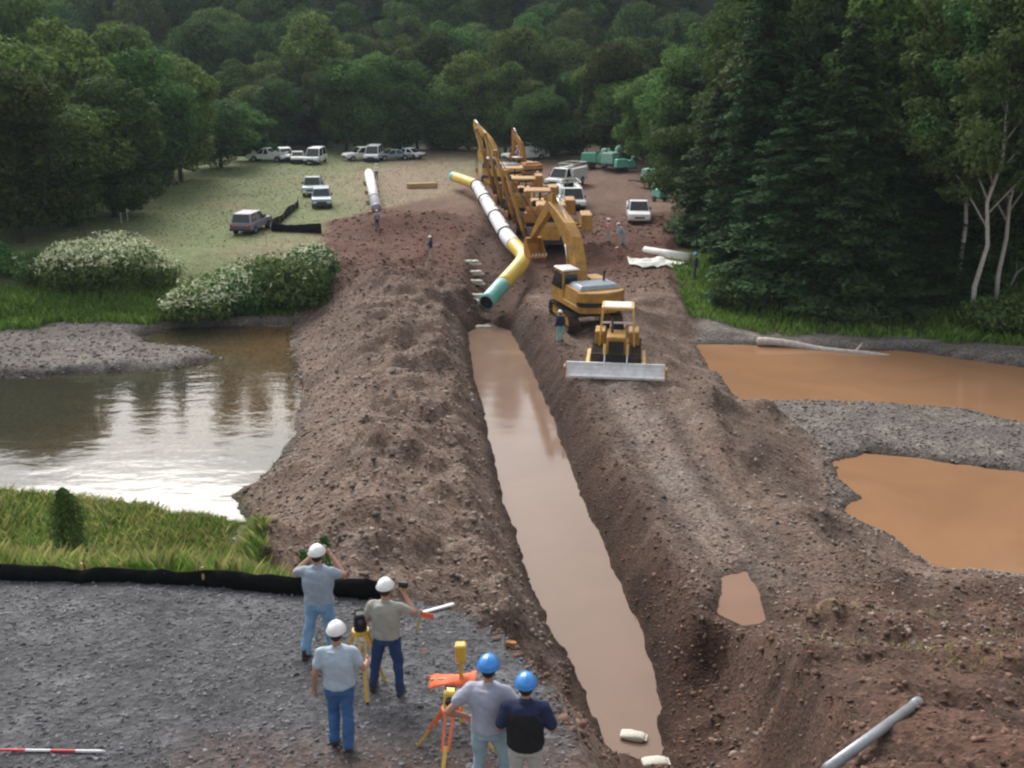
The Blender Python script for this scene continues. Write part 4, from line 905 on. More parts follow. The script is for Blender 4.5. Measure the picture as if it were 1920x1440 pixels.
for i, (u, v) in enumerate([(1185, 1416), (1228, 1432)]):
    p = on(u, v); t = thing('sandbag', 'whitish sandbag lying at the near end of the trench', 'sandbag', (p[0], p[1], max(p[2], .0)), (-.25, .1)[i], 'sandbags at the near end of the trench', .78)
    mb = MB(); rr = np.random.default_rng(40+i)
    mb.loft([[(xx, sy*(1+.06*rr.normal()), .09+sz_*(1+.08*rr.normal())) for sy, sz_ in [(wy*math.copysign(abs(math.cos(a))**.6, math.cos(a)), hz_*math.copysign(abs(math.sin(a))**.7, math.sin(a))) for a in np.linspace(0, 2*math.pi, 14, endpoint=False)]] for xx, wy, hz_ in ((-.42, .17, .02), (-.40, .20, .06), (-.30, .22, .10), (-.1, .23, .12), (.12, .22, .115), (.30, .22, .10), (.38, .19, .06), (.42, .20, .02))])
    obj('bag', mb, 'sandbag', t, smooth=True); obj('seam', MB().box((.44, 0, .09), (.07, .34, .015)), 'sandbag', t)

# ------------------------------------------------------------------ road vehicles
def pane(mb, A, B, C_, D_, ins=.12, off=.012):
    A, B, C_, D_ = map(Vector, (A, B, C_, D_)); n = (B-A).cross(D_-A).normalized(); c = (A+B+C_+D_)/4
    mb.add([q+(c-q)*ins+n*off for q in (A, B, C_, D_)]+[q+(c-q)*ins-n*.01 for q in (A, B, C_, D_)], [(0, 1, 2, 3), (7, 6, 5, 4), (0, 4, 5, 1), (1, 5, 6, 2), (2, 6, 7, 3), (3, 7, 4, 0)])
def vehicle(kind, label, loc, yaw, m, group=None, cat=None, name=None, accent=None):
    W, L_ = {'pickup': (1.95, 5.6), 'suv': (1.9, 4.9), 'van': (2.0, 5.3), 'sedan': (1.8, 4.8), 'utility': (2.2, 6.6)}[kind]
    root = thing(name or {'pickup': 'pickup_truck', 'suv': 'parked_suv', 'van': 'parked_van', 'sedan': 'parked_car', 'utility': 'utility_truck'}[kind], label, cat or {'pickup': 'pickup truck', 'suv': 'car', 'van': 'van', 'sedan': 'car', 'utility': 'truck'}[kind], loc, yaw, group)
    hb = 1.02 if kind != 'sedan' else .86; R_ = .40 if kind in ('pickup', 'utility') else .34; wb = L_*.30
    # lower body with wheel arches cut in the side profile
    def arch(c, n=7): return [(c+R_*1.18*math.cos(t), R_+R_*1.18*math.sin(t)) for t in np.linspace(math.pi, 0, n)]
    h2, f2_ = L_/2, .42
    low = [(-h2, f2_)]+[(q[0], max(q[1], f2_)) for q in arch(-wb)]+[(q[0], max(q[1], f2_)) for q in arch(wb)]+[(h2, f2_), (h2, hb-.28), (h2-.12, hb-.05), (h2*.42, hb+.04), (-h2, hb)]
    mb = MB(); mb.ext(low, -W/2, W/2, lambda p, q, t: (t*(1-.05*max(0, q-.6)), p, q)); body = obj('body', mb, m, root, .04)
    if accent: obj('stripe', MB().box((0, -h2-.005, .72), (W*.9, .03, .14)), accent, body)
    cab = {'pickup': (-.55, 1.35, 1.82), 'suv': (-2.3, 1.0, 1.75), 'van': (-2.5, 1.75, 2.05), 'sedan': (-1.55, 1.1, 1.42), 'utility': (.6, 2.3, 2.0)}[kind]
    y0, y1, zt = cab; wt = W*.80; sl_f = .75 if kind != 'van' else .95; sl_r = .25 if kind in ('pickup', 'utility') else (.3 if kind != 'sedan' else .8)
    b4 = [(-W*.47, y0, hb), (W*.47, y0, hb), (W*.47, y1, hb), (-W*.47, y1, hb)]; t4 = [(-wt/2, y0+sl_r, zt), (wt/2, y0+sl_r, zt), (wt/2, y1-sl_f, zt), (-wt/2, y1-sl_f, zt)]
    mb = MB(); mb.add(b4+t4, [(3, 2, 1, 0), (4, 5, 6, 7), (0, 1, 5, 4), (1, 2, 6, 5), (2, 3, 7, 6), (3, 0, 4, 7)]); cabo = obj('cabin', mb, m, root, .04)
    mb = MB(); pane(mb, b4[2], b4[3], t4[3], t4[2], .1); obj('windscreen', mb, 'glass', cabo)
    mb = MB(); pane(mb, b4[0], b4[1], t4[1], t4[0], .14); obj('rear_window', mb, 'glass', cabo)
    for (i, j) in ((1, 2), (3, 0)):
        for (fa, fb) in ((.04, .48), (.52, .96)) if kind != 'utility' else ((.1, .9),):
            L4 = [Vector(b4[i]).lerp(Vector(b4[j]), fa), Vector(b4[i]).lerp(Vector(b4[j]), fb), Vector(t4[i]).lerp(Vector(t4[j]), fb), Vector(t4[i]).lerp(Vector(t4[j]), fa)]
            mb = MB(); pane(mb, *L4, .13); obj('side_window', mb, 'glass', cabo)
    for sx in (-1, 1):
        for y in (-wb, wb):
            t = obj('wheel', MB().tube([(-.12, 0, 0), (.12, 0, 0)], R_, 18), 'rubber', root); t.location = (sx*(W/2-.13), y, R_)
            obj('rim', MB().tube([(sx*.115, 0, 0), (sx*.13, 0, 0)], R_*.55, 12), 'silver', t)
        obj('headlight', MB().box((sx*W*.36, h2+.0, hb-.36), (.34, .06, .18)), 'lamp', root, .01)
        obj('tail_light', MB().box((sx*W*.43, -h2, hb-.25), (.16, .05, .3)), 'tail', root, .01)
        obj('mirror', MB().box((sx*(W*.52), y1-.35, hb+.22), (.16, .1, .2)), 'black', root, .01)
    obj('grille', MB().box((0, h2+.005, hb-.38), (W*.45, .05, .2)), 'black', root)
    obj('bumper', MB().box((0, h2+.06, .5), (W*.96, .16, .2)), 'chrome' if kind == 'pickup' else 'dark_metal', root, .02)
    obj('bumper', MB().box((0, -h2-.06, .5), (W*.96, .16, .2)), 'chrome' if kind == 'pickup' else 'dark_metal', root, .02)
    if kind == 'pickup':
        mb = MB()
        for sx in (-1, 1): mb.box((sx*(W/2-.06), (y0-h2)/2, hb+.17), (.1, h2+y0-.02, .36))
        mb.box((0, -h2+.05, hb+.17), (W-.24, .08, .36)); obj('cargo_bed', mb, m, root, .02)
        obj('bed_floor', MB().box((0, (y0-h2)/2, hb+.03), (W-.3, h2+y0-.1, .04)), 'dark_metal', root)
    if kind == 'utility':
        for sx in (-1, 1): obj('tool_box', MB().box((sx*.88, -1.35, 1.45), (.42, 3.6, .86)), m, root, .03)
        obj('bed_floor', MB().box((0, -1.4, 1.05), (1.34, 3.7, .06)), 'dark_metal', root)
        rk = MB()
        for y in (-3.0, -.2): rk.tube([(-.95, y, 1.88), (-.95, y, 2.35), (.95, y, 2.35), (.95, y, 1.88)], .035, 6)
        for sx in (-.95, .95): rk.tube([(sx, -3.1, 2.37), (sx, .4, 2.37)], .035, 6)
        obj('rack', rk, 'white_paint', root)
    return root
V_ = vehicle
V_('pickup', 'white pickup parked broadside under the trees, next to the white SUV', on(503, 303), Rd(80), 'white_paint')
V_('suv', 'white SUV parked just behind the white broadside pickup', on(536, 302), Rd(200), 'white_paint')
V_('sedan', 'cream-coloured car parked between the white SUV and the tall white van', on(559, 304), Rd(190), 'tarp')
V_('van', 'tall boxy white van facing the meadow in the row by the trees', on(592, 306), Rd(176), 'white_paint')
V_('suv', 'white SUV parked at the tree line straight beyond the white field pipe', on(677, 300), Rd(120), 'white_paint')
V_('van', 'white van facing the meadow behind the far end of the field pipe', on(701, 301), Rd(178), 'white_paint')
V_('sedan', 'grey-blue car at the tree line nearest the far excavator', on(738, 300), Rd(110), 'silver')
V_('sedan', 'white car half hidden behind the grey-blue car at the tree line', on(765, 297), Rd(60), 'white_paint')
V_('pickup', 'pale sage green pickup facing the river on the dry meadow', on(588, 363), Rd(186), 'sage')
V_('suv', 'silver-blue car parked beside the sage green pickup on the dry meadow', on(604, 386), Rd(190), 'silver')
V_('suv', 'mauve-grey SUV with dark red stripe parked alone near the black fence corner', on(473, 433), Rd(-8), 'mauve', accent='maroon')
V_('pickup', 'white pickup facing the river beside the conifers right of the machines', on(1196, 413), Rd(176), 'white_paint')
V_('utility', 'white utility truck with ladder rack parked farthest of the three by the pipelayers', on(1062, 347), Rd(150), 'white_paint')
V_('utility', 'white utility truck facing the camera side, closest behind the pipelayer counterweight', on(1070, 388), Rd(184), 'white_paint')
V_('pickup', 'white pickup squeezed between the pipelayer and the white utility truck', on(1040, 380), Rd(196), 'white_paint')
V_('utility', 'whitish utility truck at the forest edge behind the rusty excavator', on(985, 300), Rd(120), 'white_paint')
# teal pumps
def pump(label, loc, yaw, m, s=1, group=None):
    root = thing('trailer_pump', label, 'pump', loc, yaw, group, s)
    obj('chassis', MB().box((0, 0, .55), (1.2, 3.0, .15)), 'dark_metal', root, .02)
    obj('engine_cover', MB().fr((0, .35, .63), (1.25, 1.7), (1.1, 1.5), 1.0), m, root, .06)
    obj('pump_casing', MB().tube([(-.35, -.9, 1.05), (.35, -.9, 1.05)], .5, 16), 'teal', root, smooth=False)
    obj('outlet', MB().tube([(0, -.9, 1.3), (0, -1.1, 1.9), (0, -1.6, 2.0), (0, -2.2, 1.5)], .17, 10), 'teal_light', root, smooth=True)
    obj('drawbar', MB().beam((0, 1.5, .55), (0, 2.6, .45), .1, .1), 'dark_metal', root)
    obj('exhaust_pipe', MB().tube([(.3, .6, 1.6), (.3, .6, 2.2)], .05, 8), 'dark_metal', root)
    for sx in (-1, 1): obj('wheel', MB().tube([(sx*.62, 0, .36), (sx*.84, 0, .36)], .36, 16), 'rubber', root)
    return root
pump('low teal trailer pump at the forest edge beyond the bare ground, left of three', on(1110, 316), Rd(80), 'teal', 1.2)
pump('teal trailer pump with pale cover at the forest edge, middle of three', on(1147, 318), Rd(150), 'teal_light', 1.35)
pump('dull teal trailer pump at the forest edge, the one closest to the conifers', on(1170, 322), Rd(100), 'teal', 1.0)
pump('pale teal trailer pump parked under the conifer branches above the white pickup', on(1228, 352), Rd(60), 'teal_light', 1.25)
pump('teal trailer pump half hidden in the conifers beside the pale teal pump', on(1250, 350), Rd(110), 'teal', 1.2)
pump('small teal trailer pump directly behind the white pickup near the conifers', on(1236, 378), Rd(200), 'teal', .8)
# pale fabric rolls and sheet
p = on(1250, 486); root = thing('fabric_roll', 'pale grey roll of fabric lying slanted on the bank near the conifers', 'fabric roll', p, Rd(-42))
obj('roll', MB().tube([(-2.0, 0, .38), (2.0, 0, .38)], .34, 16), 'tarp', root, smooth=True); obj('core', MB().tube([(-2.12, 0, .38), (2.12, 0, .38)], .09, 10), 'wood', root)
obj('loose_end', MB().ext([(0, .05), (.5, .12), (.95, .04), (.95, .0), (.5, .07), (0, .0)], -1.9, 1.9, lambda p_, q, t: (t, -p_-.2, q)), 'tarp', root)
p = on(1225, 497); r = np.random.default_rng(5); k = 22; gx, gy = np.meshgrid(np.linspace(-2.3, 2.3, k), np.linspace(-.9, .9, k//2), indexing='ij')
xx, yy = gx+p[0]+.5, gy+p[1]+.25*np.sin(gx*2); zz = gnd(xx, yy)+.06+.22*np.abs(fbm(gx+9, gy+3, .9, 3, 1))
ii = np.arange(k*(k//2)).reshape(k, k//2); o = npmesh('fabric_sheet', np.stack([xx, yy, zz], -1).reshape(-1, 3), np.stack([ii[:-1, :-1], ii[1:, :-1], ii[1:, 1:], ii[:-1, 1:]], -1).reshape(-1, 4), 'tarp', smooth=True)
so = o.modifiers.new('thick', 'SOLIDIFY'); so.thickness = .02
tag(o, 'crumpled whitish fabric sheet spread on the ground below the fabric roll', 'fabric sheet')
# driftwood log on the right shore
a, b_ = Vector(on(1420, 637)), Vector(on(1710, 655)); root = thing('driftwood_log', 'long pale driftwood log lying along the far edge of the right muddy pool', 'log', tuple(a))
d_ = b_-a; pts = [d_*t+Vector((0, .15*math.sin(t*7), .22+.06*math.sin(t*11)-d_.z*0)) for t in np.linspace(0, 1, 12)]
obj('stem', MB().tube(pts, [.26-.014*i for i in range(12)], 10), 'driftwood', root, smooth=True)
obj('branch_stub', MB().tube([pts[7], pts[7]+Vector((.5, .3, .5))], [.09, .04], 7), 'driftwood', root)
p = on(1890, 545); root = thing('dead_branch', 'bare bleached dead branch leaning out of the bank at the birches', 'branch', p)
obj('stem', MB().tube([(0, 0, 0), (.4, 0, 1.2), (1.3, .1, 2.0), (2.6, .2, 2.3)], [.09, .07, .05, .02], 7), 'bark_pale', root, smooth=True); obj('twig', MB().tube([(.4, 0, 1.2), (.3, .1, 2.2)], [.04, .015], 6), 'bark_pale', root)
# grey pipe sticking out of the near bank
q1 = Vector(on(1592, 1440))+Vector((0, 0, .3)); q2 = Vector(un(1722, 1316, y=on(1722, 1316)[1]-.7)); root = thing('grey_pipe', 'thin grey pipe poking out of the dark soil of the near right bank', 'pipe', tuple(q1))
d_ = q2-q1; obj('tube', MB().tube([-d_*.3, d_], .085, 14), 'pipe_grey', root, smooth=True); obj('mouth_shade', MB().tube([d_*.999, d_*1.004], .07, 14), 'black', root); obj('collar', MB().tube([d_*.93, d_], .098, 14), 'pipe_grey', root, smooth=True)  # black disc at the mouth paints the shade of the hollow
# plank at the pad shoulder
p = on(942, 1172); root = thing('timber_plank', 'short orange-brown timber lying on the pad shoulder above the trench', 'plank', p, Rd(-18)); obj('board', MB().box((0, 0, .07), (.8, .16, .12)), 'wood_orange', root, .01)
p = on(790, 352); root = thing('timber_pile', 'small pile of yellow timber on the bare meadow between the two pipes', 'timber pile', p, .2)
for k in range(5): o = obj('beam', MB().box((0, 0, 0), (3.2, .28, .26)), 'wood', root, .02); o.location = ((k % 2)*.2, (k % 3-1)*.33, .14+.27*(k//3)); o.rotation_euler = (0, 0, .04*(k-2))
# silt fences
def silt_fence(label, pts, h, step, seed, rn=.08):
    r = np.random.default_rng(seed); P = [Vector(q) for q in pts]; path_, L_ = resample(P, max(2, int(sum((b-a).length for a, b in zip(P, P[1:]))/.25)))
    root = thing('silt_fence', label, 'fence', tuple(path_[0])); V = []; Fc = []
    for i, q in enumerate(path_):
        g = G(q.x, q.y); hh = h*(1+.16*math.sin(i*.23+seed)+rn*r.normal()); dy = .015*math.sin(i*.7)+.012*r.normal()
        V += [Vector((q.x, q.y+dy, g-.05))-path_[0], Vector((q.x, q.y+dy*1.6+.04*r.normal(), g+hh*.55))-path_[0], Vector((q.x, q.y+dy*.4+.05, g+hh))-path_[0]]
        if i: b = 3*(i-1); Fc += [(b, b+3, b+4, b+1), (b+1, b+4, b+5, b+2)]
    o = npmesh('fabric', V, Fc, 'fabric_black', root, smooth=True); o.modifiers.new('t', 'SOLIDIFY').thickness = .012
    for i in range(0, len(path_), max(1, int(step/.25))):
        q = path_[i]; g = G(q.x, q.y); obj('stake', MB().beam(Vector((q.x, q.y+.09, g-.2))-path_[0], Vector((q.x+.02*r.normal(), q.y+.12, g+h*1.1))-path_[0], .045, .045, (0, 1, 0)), 'wood', root)
silt_fence('black silt fence along the far edge of the gravel pad', [padp(-60, 1078), padp(0, 1086), padp(250, 1094), padp(450, 1105), padp(560, 1115), padp(716, 1124)], .32, 2.4, 2)
silt_fence('black silt fence bent in an L on the meadow near the mauve-grey SUV', [on(560, 388), on(508, 434), on(603, 438)], .75, 2.0, 3, .02)
# ------------------------------------------------------------------ people
def remesh(mb, vox, sm=4, noise=0, seed=0):
    me = bpy.data.meshes.new('tmp'); me.from_pydata(mb.v, [], mb.f)
    bm = bmesh.new(); bm.from_mesh(me); bmesh.ops.recalc_face_normals(bm, faces=bm.faces); bm.to_mesh(me); bm.free()
    o = bpy.data.objects.new('tmp', me); COL.objects.link(o)
    m = o.modifiers.new('r', 'REMESH'); m.mode = 'VOXEL'; m.voxel_size = vox; m.use_smooth_shade = True
    s = o.modifiers.new('s', 'SMOOTH'); s.factor = .5; s.iterations = sm
    dg = bpy.context.evaluated_depsgraph_get(); out = bpy.data.meshes.new_from_object(o.evaluated_get(dg))
    bpy.data.objects.remove(o); bpy.data.meshes.remove(me)
    if noise and len(out.vertices):
        c = np.zeros(len(out.vertices)*3); out.vertices.foreach_get('co', c); c = c.reshape(-1, 3); nn = np.zeros_like(c).ravel(); out.vertices.foreach_get('normal', nn); nn = nn.reshape(-1, 3)
        f = fbm(c[:, 0]+c[:, 2]*.7+seed, c[:, 2]*.9+c[:, 1]*1.3+seed*2, .16, 3, 1); c += nn*(f*noise)[:, None]; out.vertices.foreach_set('co', c.ravel())
    out.polygons.foreach_set('use_smooth', [True]*len(out.polygons)); out.update(); return out
def tub(mb, pts, rs, n=12, sq=1):                      # tube with rounded ends
    pts = [Vector(p) for p in pts]; a, b = (pts[0]-pts[1]).normalized(), (pts[-1]-pts[-2]).normalized()
    P = [pts[0]+a*rs[0]*.85, pts[0]+a*rs[0]*.5]+pts+[pts[-1]+b*rs[-1]*.5, pts[-1]+b*rs[-1]*.85]; R = [rs[0]*.3, rs[0]*.8]+list(rs)+[rs[-1]*.8, rs[-1]*.3]
    mb.tube(P, R, n, sq)
BASE = dict(hip=(0, 0, .93), neck=(0, .0, 1.47), head=(0, .03, 1.645), shR=(.185, 0, 1.40), shL=(-.185, 0, 1.40), elR=(.26, -.03, 1.13), elL=(-.26, -.03, 1.13), wrR=(.27, .07, .89), wrL=(-.27, .07, .89),
            knR=(.11, .03, .50), knL=(-.11, .03, .50), anR=(.125, -.02, .09), anL=(-.125, -.02, .09), toe=(0, 1))
def person(label, loc, yaw, shirt, trousers, hat, pose={}, s=1.0, near=True, sleeve=.62, vest=None, group=None, bulk=1.0, boots='boot', hands=True):
    J = dict(BASE); J.update(pose); V3 = {k: Vector(v) if len(v) == 3 else v for k, v in J.items()}
    root = thing('person', label, 'person', loc, yaw, group, s); vox = .015 if near else .03
    hip, neck, head = V3['hip'], V3['neck'], V3['head']
    def torso(mb, inf, z0, z1):
        tab = [(-.10, .155, .115), (0, .168, .122), (.12, .158, .112), (.26, .172, .118), (.38, .188, .118), (.47, .165, .098), (.525, .105, .075)]
        rings = []
        for t, rx, ry in tab:
            if t < z0 or t > z1: continue
            f = t/.54; c = hip.lerp(neck, f); rx, ry = rx*bulk+inf, ry*bulk+inf
            rings.append([c+Vector((rx*math.cos(a), ry*math.sin(a)*(1 if math.sin(a) > 0 else 1.05), 0)) for a in np.linspace(0, 2*math.pi, 20, endpoint=False)])
        mb.loft(rings)
    # body
    mb = MB(); torso(mb, -.012, -.2, .6)
    tub(mb, [neck-Vector((0, 0, .06)), neck.lerp(head, .55)], [.06, .056])
    mb.ball(head, (.076, .096, .118), 16, 12); mb.ball(head+Vector((0, .03, -.06)), (.058, .066, .06), 12, 8)
    mb.ball(head+Vector((0, .10, -.015)), (.014, .022, .026), 8, 6)
    for sx in (-1, 1): mb.ball(head+Vector((sx*.078, -.005, -.01)), (.012, .024, .034), 8, 6)
    for c in 'RL':
        sh, el, wr = V3['sh'+c], V3['el'+c], V3['wr'+c]
        tub(mb, [sh, sh.lerp(el, .5), el], [.055*bulk, .05, .042]); tub(mb, [el, el.lerp(wr, .35), wr], [.042, .042, .029])
        sx = 1 if c == 'R' else -1; hj = hip+Vector((sx*.09, 0, -.02)); kn, an = V3['kn'+c], V3['an'+c]
        tub(mb, [hj, hj.lerp(kn, .5), kn], [.082, .07, .052]); tub(mb, [kn, kn.lerp(an, .35), an], [.052, .055, .038])
        d = (wr-el).normalized()
        tub(mb, [wr, wr+d*.05, wr+d*.085], [.030, .042, .040], 10, .6)
    me = remesh(mb, vox, 3); 
    if hands:
        fb = MB()
        for c in 'RL':
            el, wr = V3['el'+c], V3['wr'+c]; d = (wr-el).normalized(); sx = 1 if c == 'R' else -1
            n_ = Vector((sx, 0, 0)); n_ = (n_-d*n_.dot(d)); n_ = n_.normalized() if n_.length > .1 else Vector((0, 0, 1)); w_ = d.cross(n_).normalized()
            for k, (o_, ln) in enumerate(((-.030, .072), (-.010, .082), (.010, .078), (.030, .060))):
                b0 = wr+d*.088+w_*o_; p1 = b0+d*ln*.5-n_*.008*1; p2 = p1+(d*.6-n_*.75).normalized()*ln*.5
                fb.tube([b0-d*.02, b0, p1, p2], [.0095, .0095, .0088, .0065], 6)
            t0 = wr+d*.035+w_*-.03; t1 = t0+(d*.7-w_*.7-n_*.2).normalized()*.035; fb.tube([t0, t1, t1+(d*.95-n_*.3).normalized()*.03], [.012, .0105, .007], 6)
        bm = bmesh.new(); bm.from_mesh(me); t_ = bpy.data.meshes.new('t'); t_.from_pydata(fb.v, [], fb.f); bm.from_mesh(t_); bm.to_mesh(me); bm.free(); bpy.data.meshes.remove(t_)
        me.polygons.foreach_set('use_smooth', [True]*len(me.polygons))
    me.name = 'body'; me.materials.clear(); me.materials.append(M['skin']); link(bpy.data.objects.new('body', me), root)
    def cloth(name, mb, m, nz, seed, v=vox):
        me = remesh(mb, v, 4, nz, seed); me.name = name; me.materials.clear(); me.materials.append(M[m]); return link(bpy.data.objects.new(name, me), root)
    mb = MB(); torso(mb, .03, -.08, .54); tub(mb, [V3['shL'], neck-Vector((0, 0, .075)), V3['shR']], [.07*bulk, .085, .07*bulk])
    tub(mb, [neck-Vector((0, 0, .05)), neck+Vector((0, .005, .01))], [.075, .07])
    for c in 'RL':
        sh, el, wr = V3['sh'+c], V3['el'+c], V3['wr'+c]; e2 = sh.lerp(el, sleeve) if sleeve <= 1 else el
        tub(mb, [sh, sh.lerp(e2, .5), e2], [.078*bulk, .074*bulk, .068])
        if sleeve > 1: tub(mb, [el, wr.lerp(el, .08)], [.062, .045])
    cloth('shirt', mb, shirt, .013 if near else .01, len(label))
    mb = MB(); torso(mb, .012, -.12, .14)
    for c in 'RL':
        sx = 1 if c == 'R' else -1; hj = hip+Vector((sx*.092, 0, -.03)); kn, an = V3['kn'+c], V3['an'+c]
        tub(mb, [hj, hj.lerp(kn, .45), kn, kn.lerp(an, .5), an+Vector((0, 0, .0))], [.108*bulk, .094*bulk, .076, .074, .068], 14)
    cloth('trousers', mb, trousers, .014 if near else .008, len(label)+3)
    for c in 'RL':
        an = V3['an'+c]; mb = MB(); rings = []
        for yy, w2, h2 in ((-.085, .03, .06), (-.07, .04, .085), (0, .045, .095), (.08, .05, .075), (.15, .048, .055), (.19, .03, .04)):
            rings.append([Vector((an.x+w2*math.cos(a), an.y+.02+yy, max(.0, an.z-.09)+h2*.5+h2*.5*math.sin(a))) for a in np.linspace(0, 2*math.pi, 12, endpoint=False)])
        mb.loft(rings); mb.tube([an+Vector((0, 0, -.02)), an+Vector((0, 0, .1))], .055, 12); b_ = obj('boot', mb, boots, root, smooth=True)
    if vest:
        mb = MB(); torso(mb, .05, -.06, .49); vv = cloth('vest', mb, vest, .01, 9)
    # hair rim and hat
    mb = MB(); mb.ball(head+Vector((0, -.012, .0)), (.081, .096, .10), 14, 10); obj('hair', mb, 'hair', root, smooth=True)
    if hat:
        hc = head+Vector((0, -.005, .045)); rings = []
        for t in np.linspace(0, 1, 9):
            r_ = math.cos(t*math.pi/2*.98); rings.append([hc+Vector((.112*r_*math.cos(a), .138*r_*math.sin(a), .005+.118*math.sin(t*math.pi/2)+(.008 if abs(math.cos(a)) < .2 and t < .95 else 0))) for a in np.linspace(0, 2*math.pi, 28, endpoint=False)])
        mb = MB(); mb.loft(rings); h_ = obj('hard_hat', mb, hat, root, smooth=True)
        br = MB(); ro = [hc+Vector((.128*math.cos(a), .155*math.sin(a)+(.045 if math.sin(a) > .3 else 0)*max(0, math.sin(a)), .0)) for a in np.linspace(0, 2*math.pi, 28, endpoint=False)]
        ri = [hc+Vector((.108*math.cos(a), .134*math.sin(a), .016)) for a in np.linspace(0, 2*math.pi, 28, endpoint=False)]
        br.loft([[q-Vector((0, 0, .006)) for q in ri], ro, ri], False); obj('brim', br, hat, h_, smooth=True)
    if near: obj('belt', MB().tube([hip+Vector((0, 0, .045)), hip+Vector((0, 0, .08))], .168*bulk+.012, 20, .74), 'boot', root, smooth=True)
    return root
def px(u, v): q = padp(u, v); return (q[0], q[1], G(q[0], q[1]))
P_ = person
P_('man in white hard hat, grey shirt and blue jeans standing alone behind the dark instrument', px(643, 1400), Rd(2), 'shirt_pale', 'jeans', 'hat_white', dict(elR=(.31, .0, 1.15), wrR=(.33, .24, 1.09), elL=(-.28, -.05, 1.13), wrL=(-.31, .02, .88), anR=(.08, -.08, .09), anL=(-.11, .06, .09), knR=(.09, 0, .5), knL=(-.1, .1, .5)), 1.0)
P_('man in white hard hat and pale blue jeans with raised arms by the silt fence', px(606, 1232), Rd(-4), 'shirt_grey', 'jeans_pale', 'hat_white', dict(elR=(.36, .10, 1.30), wrR=(.12, .30, 1.52), elL=(-.36, .10, 1.32), wrL=(-.10, .30, 1.53), anL=(-.24, -.08, .09), knL=(-.17, .02, .5), anR=(.16, .1, .09)), 1.06, bulk=1.12)
P_('man in white hard hat, tan shirt and dark blue jeans with legs apart', px(730, 1300), Rd(-8), 'shirt_tan', 'jeans_dark', 'hat_white', dict(elR=(.38, .08, 1.27), wrR=(.20, .28, 1.45), elL=(-.30, .02, 1.14), wrL=(-.16, .22, 1.12), anL=(-.24, .02, .09), knL=(-.18, .04, .5), anR=(.17, -.05, .09), knR=(.14, .03, .5)), 1.0)
def headat(u, v, h, sc):                               # stand so that the hat top is at pixel (u, v)
    z = 8.6
    for _ in range(10): q = un(u, v, z+h*sc); z = G(q[0], q[1])
    return (q[0], q[1], z)
P_('man in blue hard hat and lilac-grey shirt with hands on hips', headat(915, 1230, 1.82, 1.04), Rd(-6), 'shirt_lilac', 'jeans_washed', 'hat_blue', dict(elR=(.43, -.14, 1.17), wrR=(.23, -.02, 1.02), elL=(-.43, -.12, 1.17), wrL=(-.24, .02, 1.03), anL=(-.18, 0, .09), anR=(.2, .08, .09), knR=(.16, .08, .5)), 1.04, bulk=1.08)
P_('man in blue hard hat, navy shirt, black vest and pale trousers', headat(986, 1264, 1.82, 1.0), Rd(-4), 'navy', 'khaki', 'hat_blue', dict(elR=(.31, -.02, 1.15), wrR=(.22, .2, 1.02), elL=(-.30, -.03, 1.14), wrL=(-.2, .2, 1.04)), 1.0, vest='vest_black', sleeve=.8)
# cameras held up
def camera_at(label, loc, yaw):
    t = thing('handheld_camera', label, 'camera', loc, yaw); obj('case', MB().box((0, 0, 0), (.13, .06, .085)), 'black', t, .008); obj('lens', MB().tube([(0, .03, 0), (0, .085, 0)], .03, 14), 'dark_metal', t)
q = px(730, 1300); camera_at('black camera held up by the man in the tan shirt', (q[0]+.22, q[1]+.30, q[2]+1.56), Rd(-8))
q = px(606, 1232); camera_at('black camera held to the face of the man in pale blue jeans', (q[0]+.03, q[1]+.36, q[2]+1.68), Rd(-4))
# far workers
W_ = [('worker in white hat, dark shirt and teal trousers standing beside the bulldozer', (1050, 641), 'navy', 'pipe_teal', 'hat_white', 30, {}, 1.0),
      ('worker in white hat and dark clothes standing on the red spoil left of the cut', (808, 493), 'navy', 'khaki', 'hat_white', 90, dict(elR=(.3, .15, 1.15), wrR=(.12, .3, 1.1)), 1.0),
      ('worker in pink shirt standing between the conifers and the nearest excavator boom', (1140, 474), 'pink', 'khaki', 'hat_white', 60, {}, 1.0),
      ('worker in pale blue bending over beside the worker in pink', (1168, 474), 'shirt_pale', 'jeans_pale', 'hat_white', 100, dict(neck=(0, .30, 1.33), head=(0, .42, 1.47), shR=(.185, .28, 1.27), shL=(-.185, .28, 1.27), elR=(.2, .4, 1.0), elL=(-.2, .4, 1.0), wrR=(.15, .5, .78), wrL=(-.15, .5, .78)), 1.05),
      ('worker in navy jacket standing at the grass below the conifers', (1303, 521), 'navy', 'jeans_dark', 'hat_blue', 80, {}, 1.05),
      ('worker in white shirt standing at the far end of the field pipe', (706, 336), 'white', 'jeans', 'hat_white', 200, {}, 1.0),
      ('worker in purple shirt crouched at the near end of the field pipe', (707, 415), 'mauve', 'jeans_dark', 'hat_white', 20, dict(), .85),
      ('worker in white standing between the rusty excavator and the pipelayers', (1008, 352), 'white', 'khaki', 'hat_white', 170, {}, 1.0),
      ('worker in red shirt beside the rusty excavator', (968, 345), 'red', 'jeans_dark', 'hat_white', 190, {}, 1.05),
      ('worker in dark clothes by the pipe sling below the nearest excavator stick', (958, 470), 'shirt_grey', 'jeans_dark', 'hat_white', 240, {}, 1.0)]
for lab, (u, v), sh, tr, ht, yw, po, sc in W_: P_(lab, on(u, v), Rd(yw), sh, tr, ht, po, sc, near=False, sleeve=1.2, hands=True)
p = on(1160, 478); t = thing('shovel', 'long shovel in the hands of the bending worker in pale blue', 'shovel', (p[0], p[1], p[2])); obj('handle', MB().tube([(-.1, 0, .1), (.55, .1, 1.25)], .022, 8), 'wood', t); obj('blade', MB().box((-.15, 0, .06), (.26, .2, .02), Matrix.Rotation(-.5, 3, 'Y')), 'steel', t)
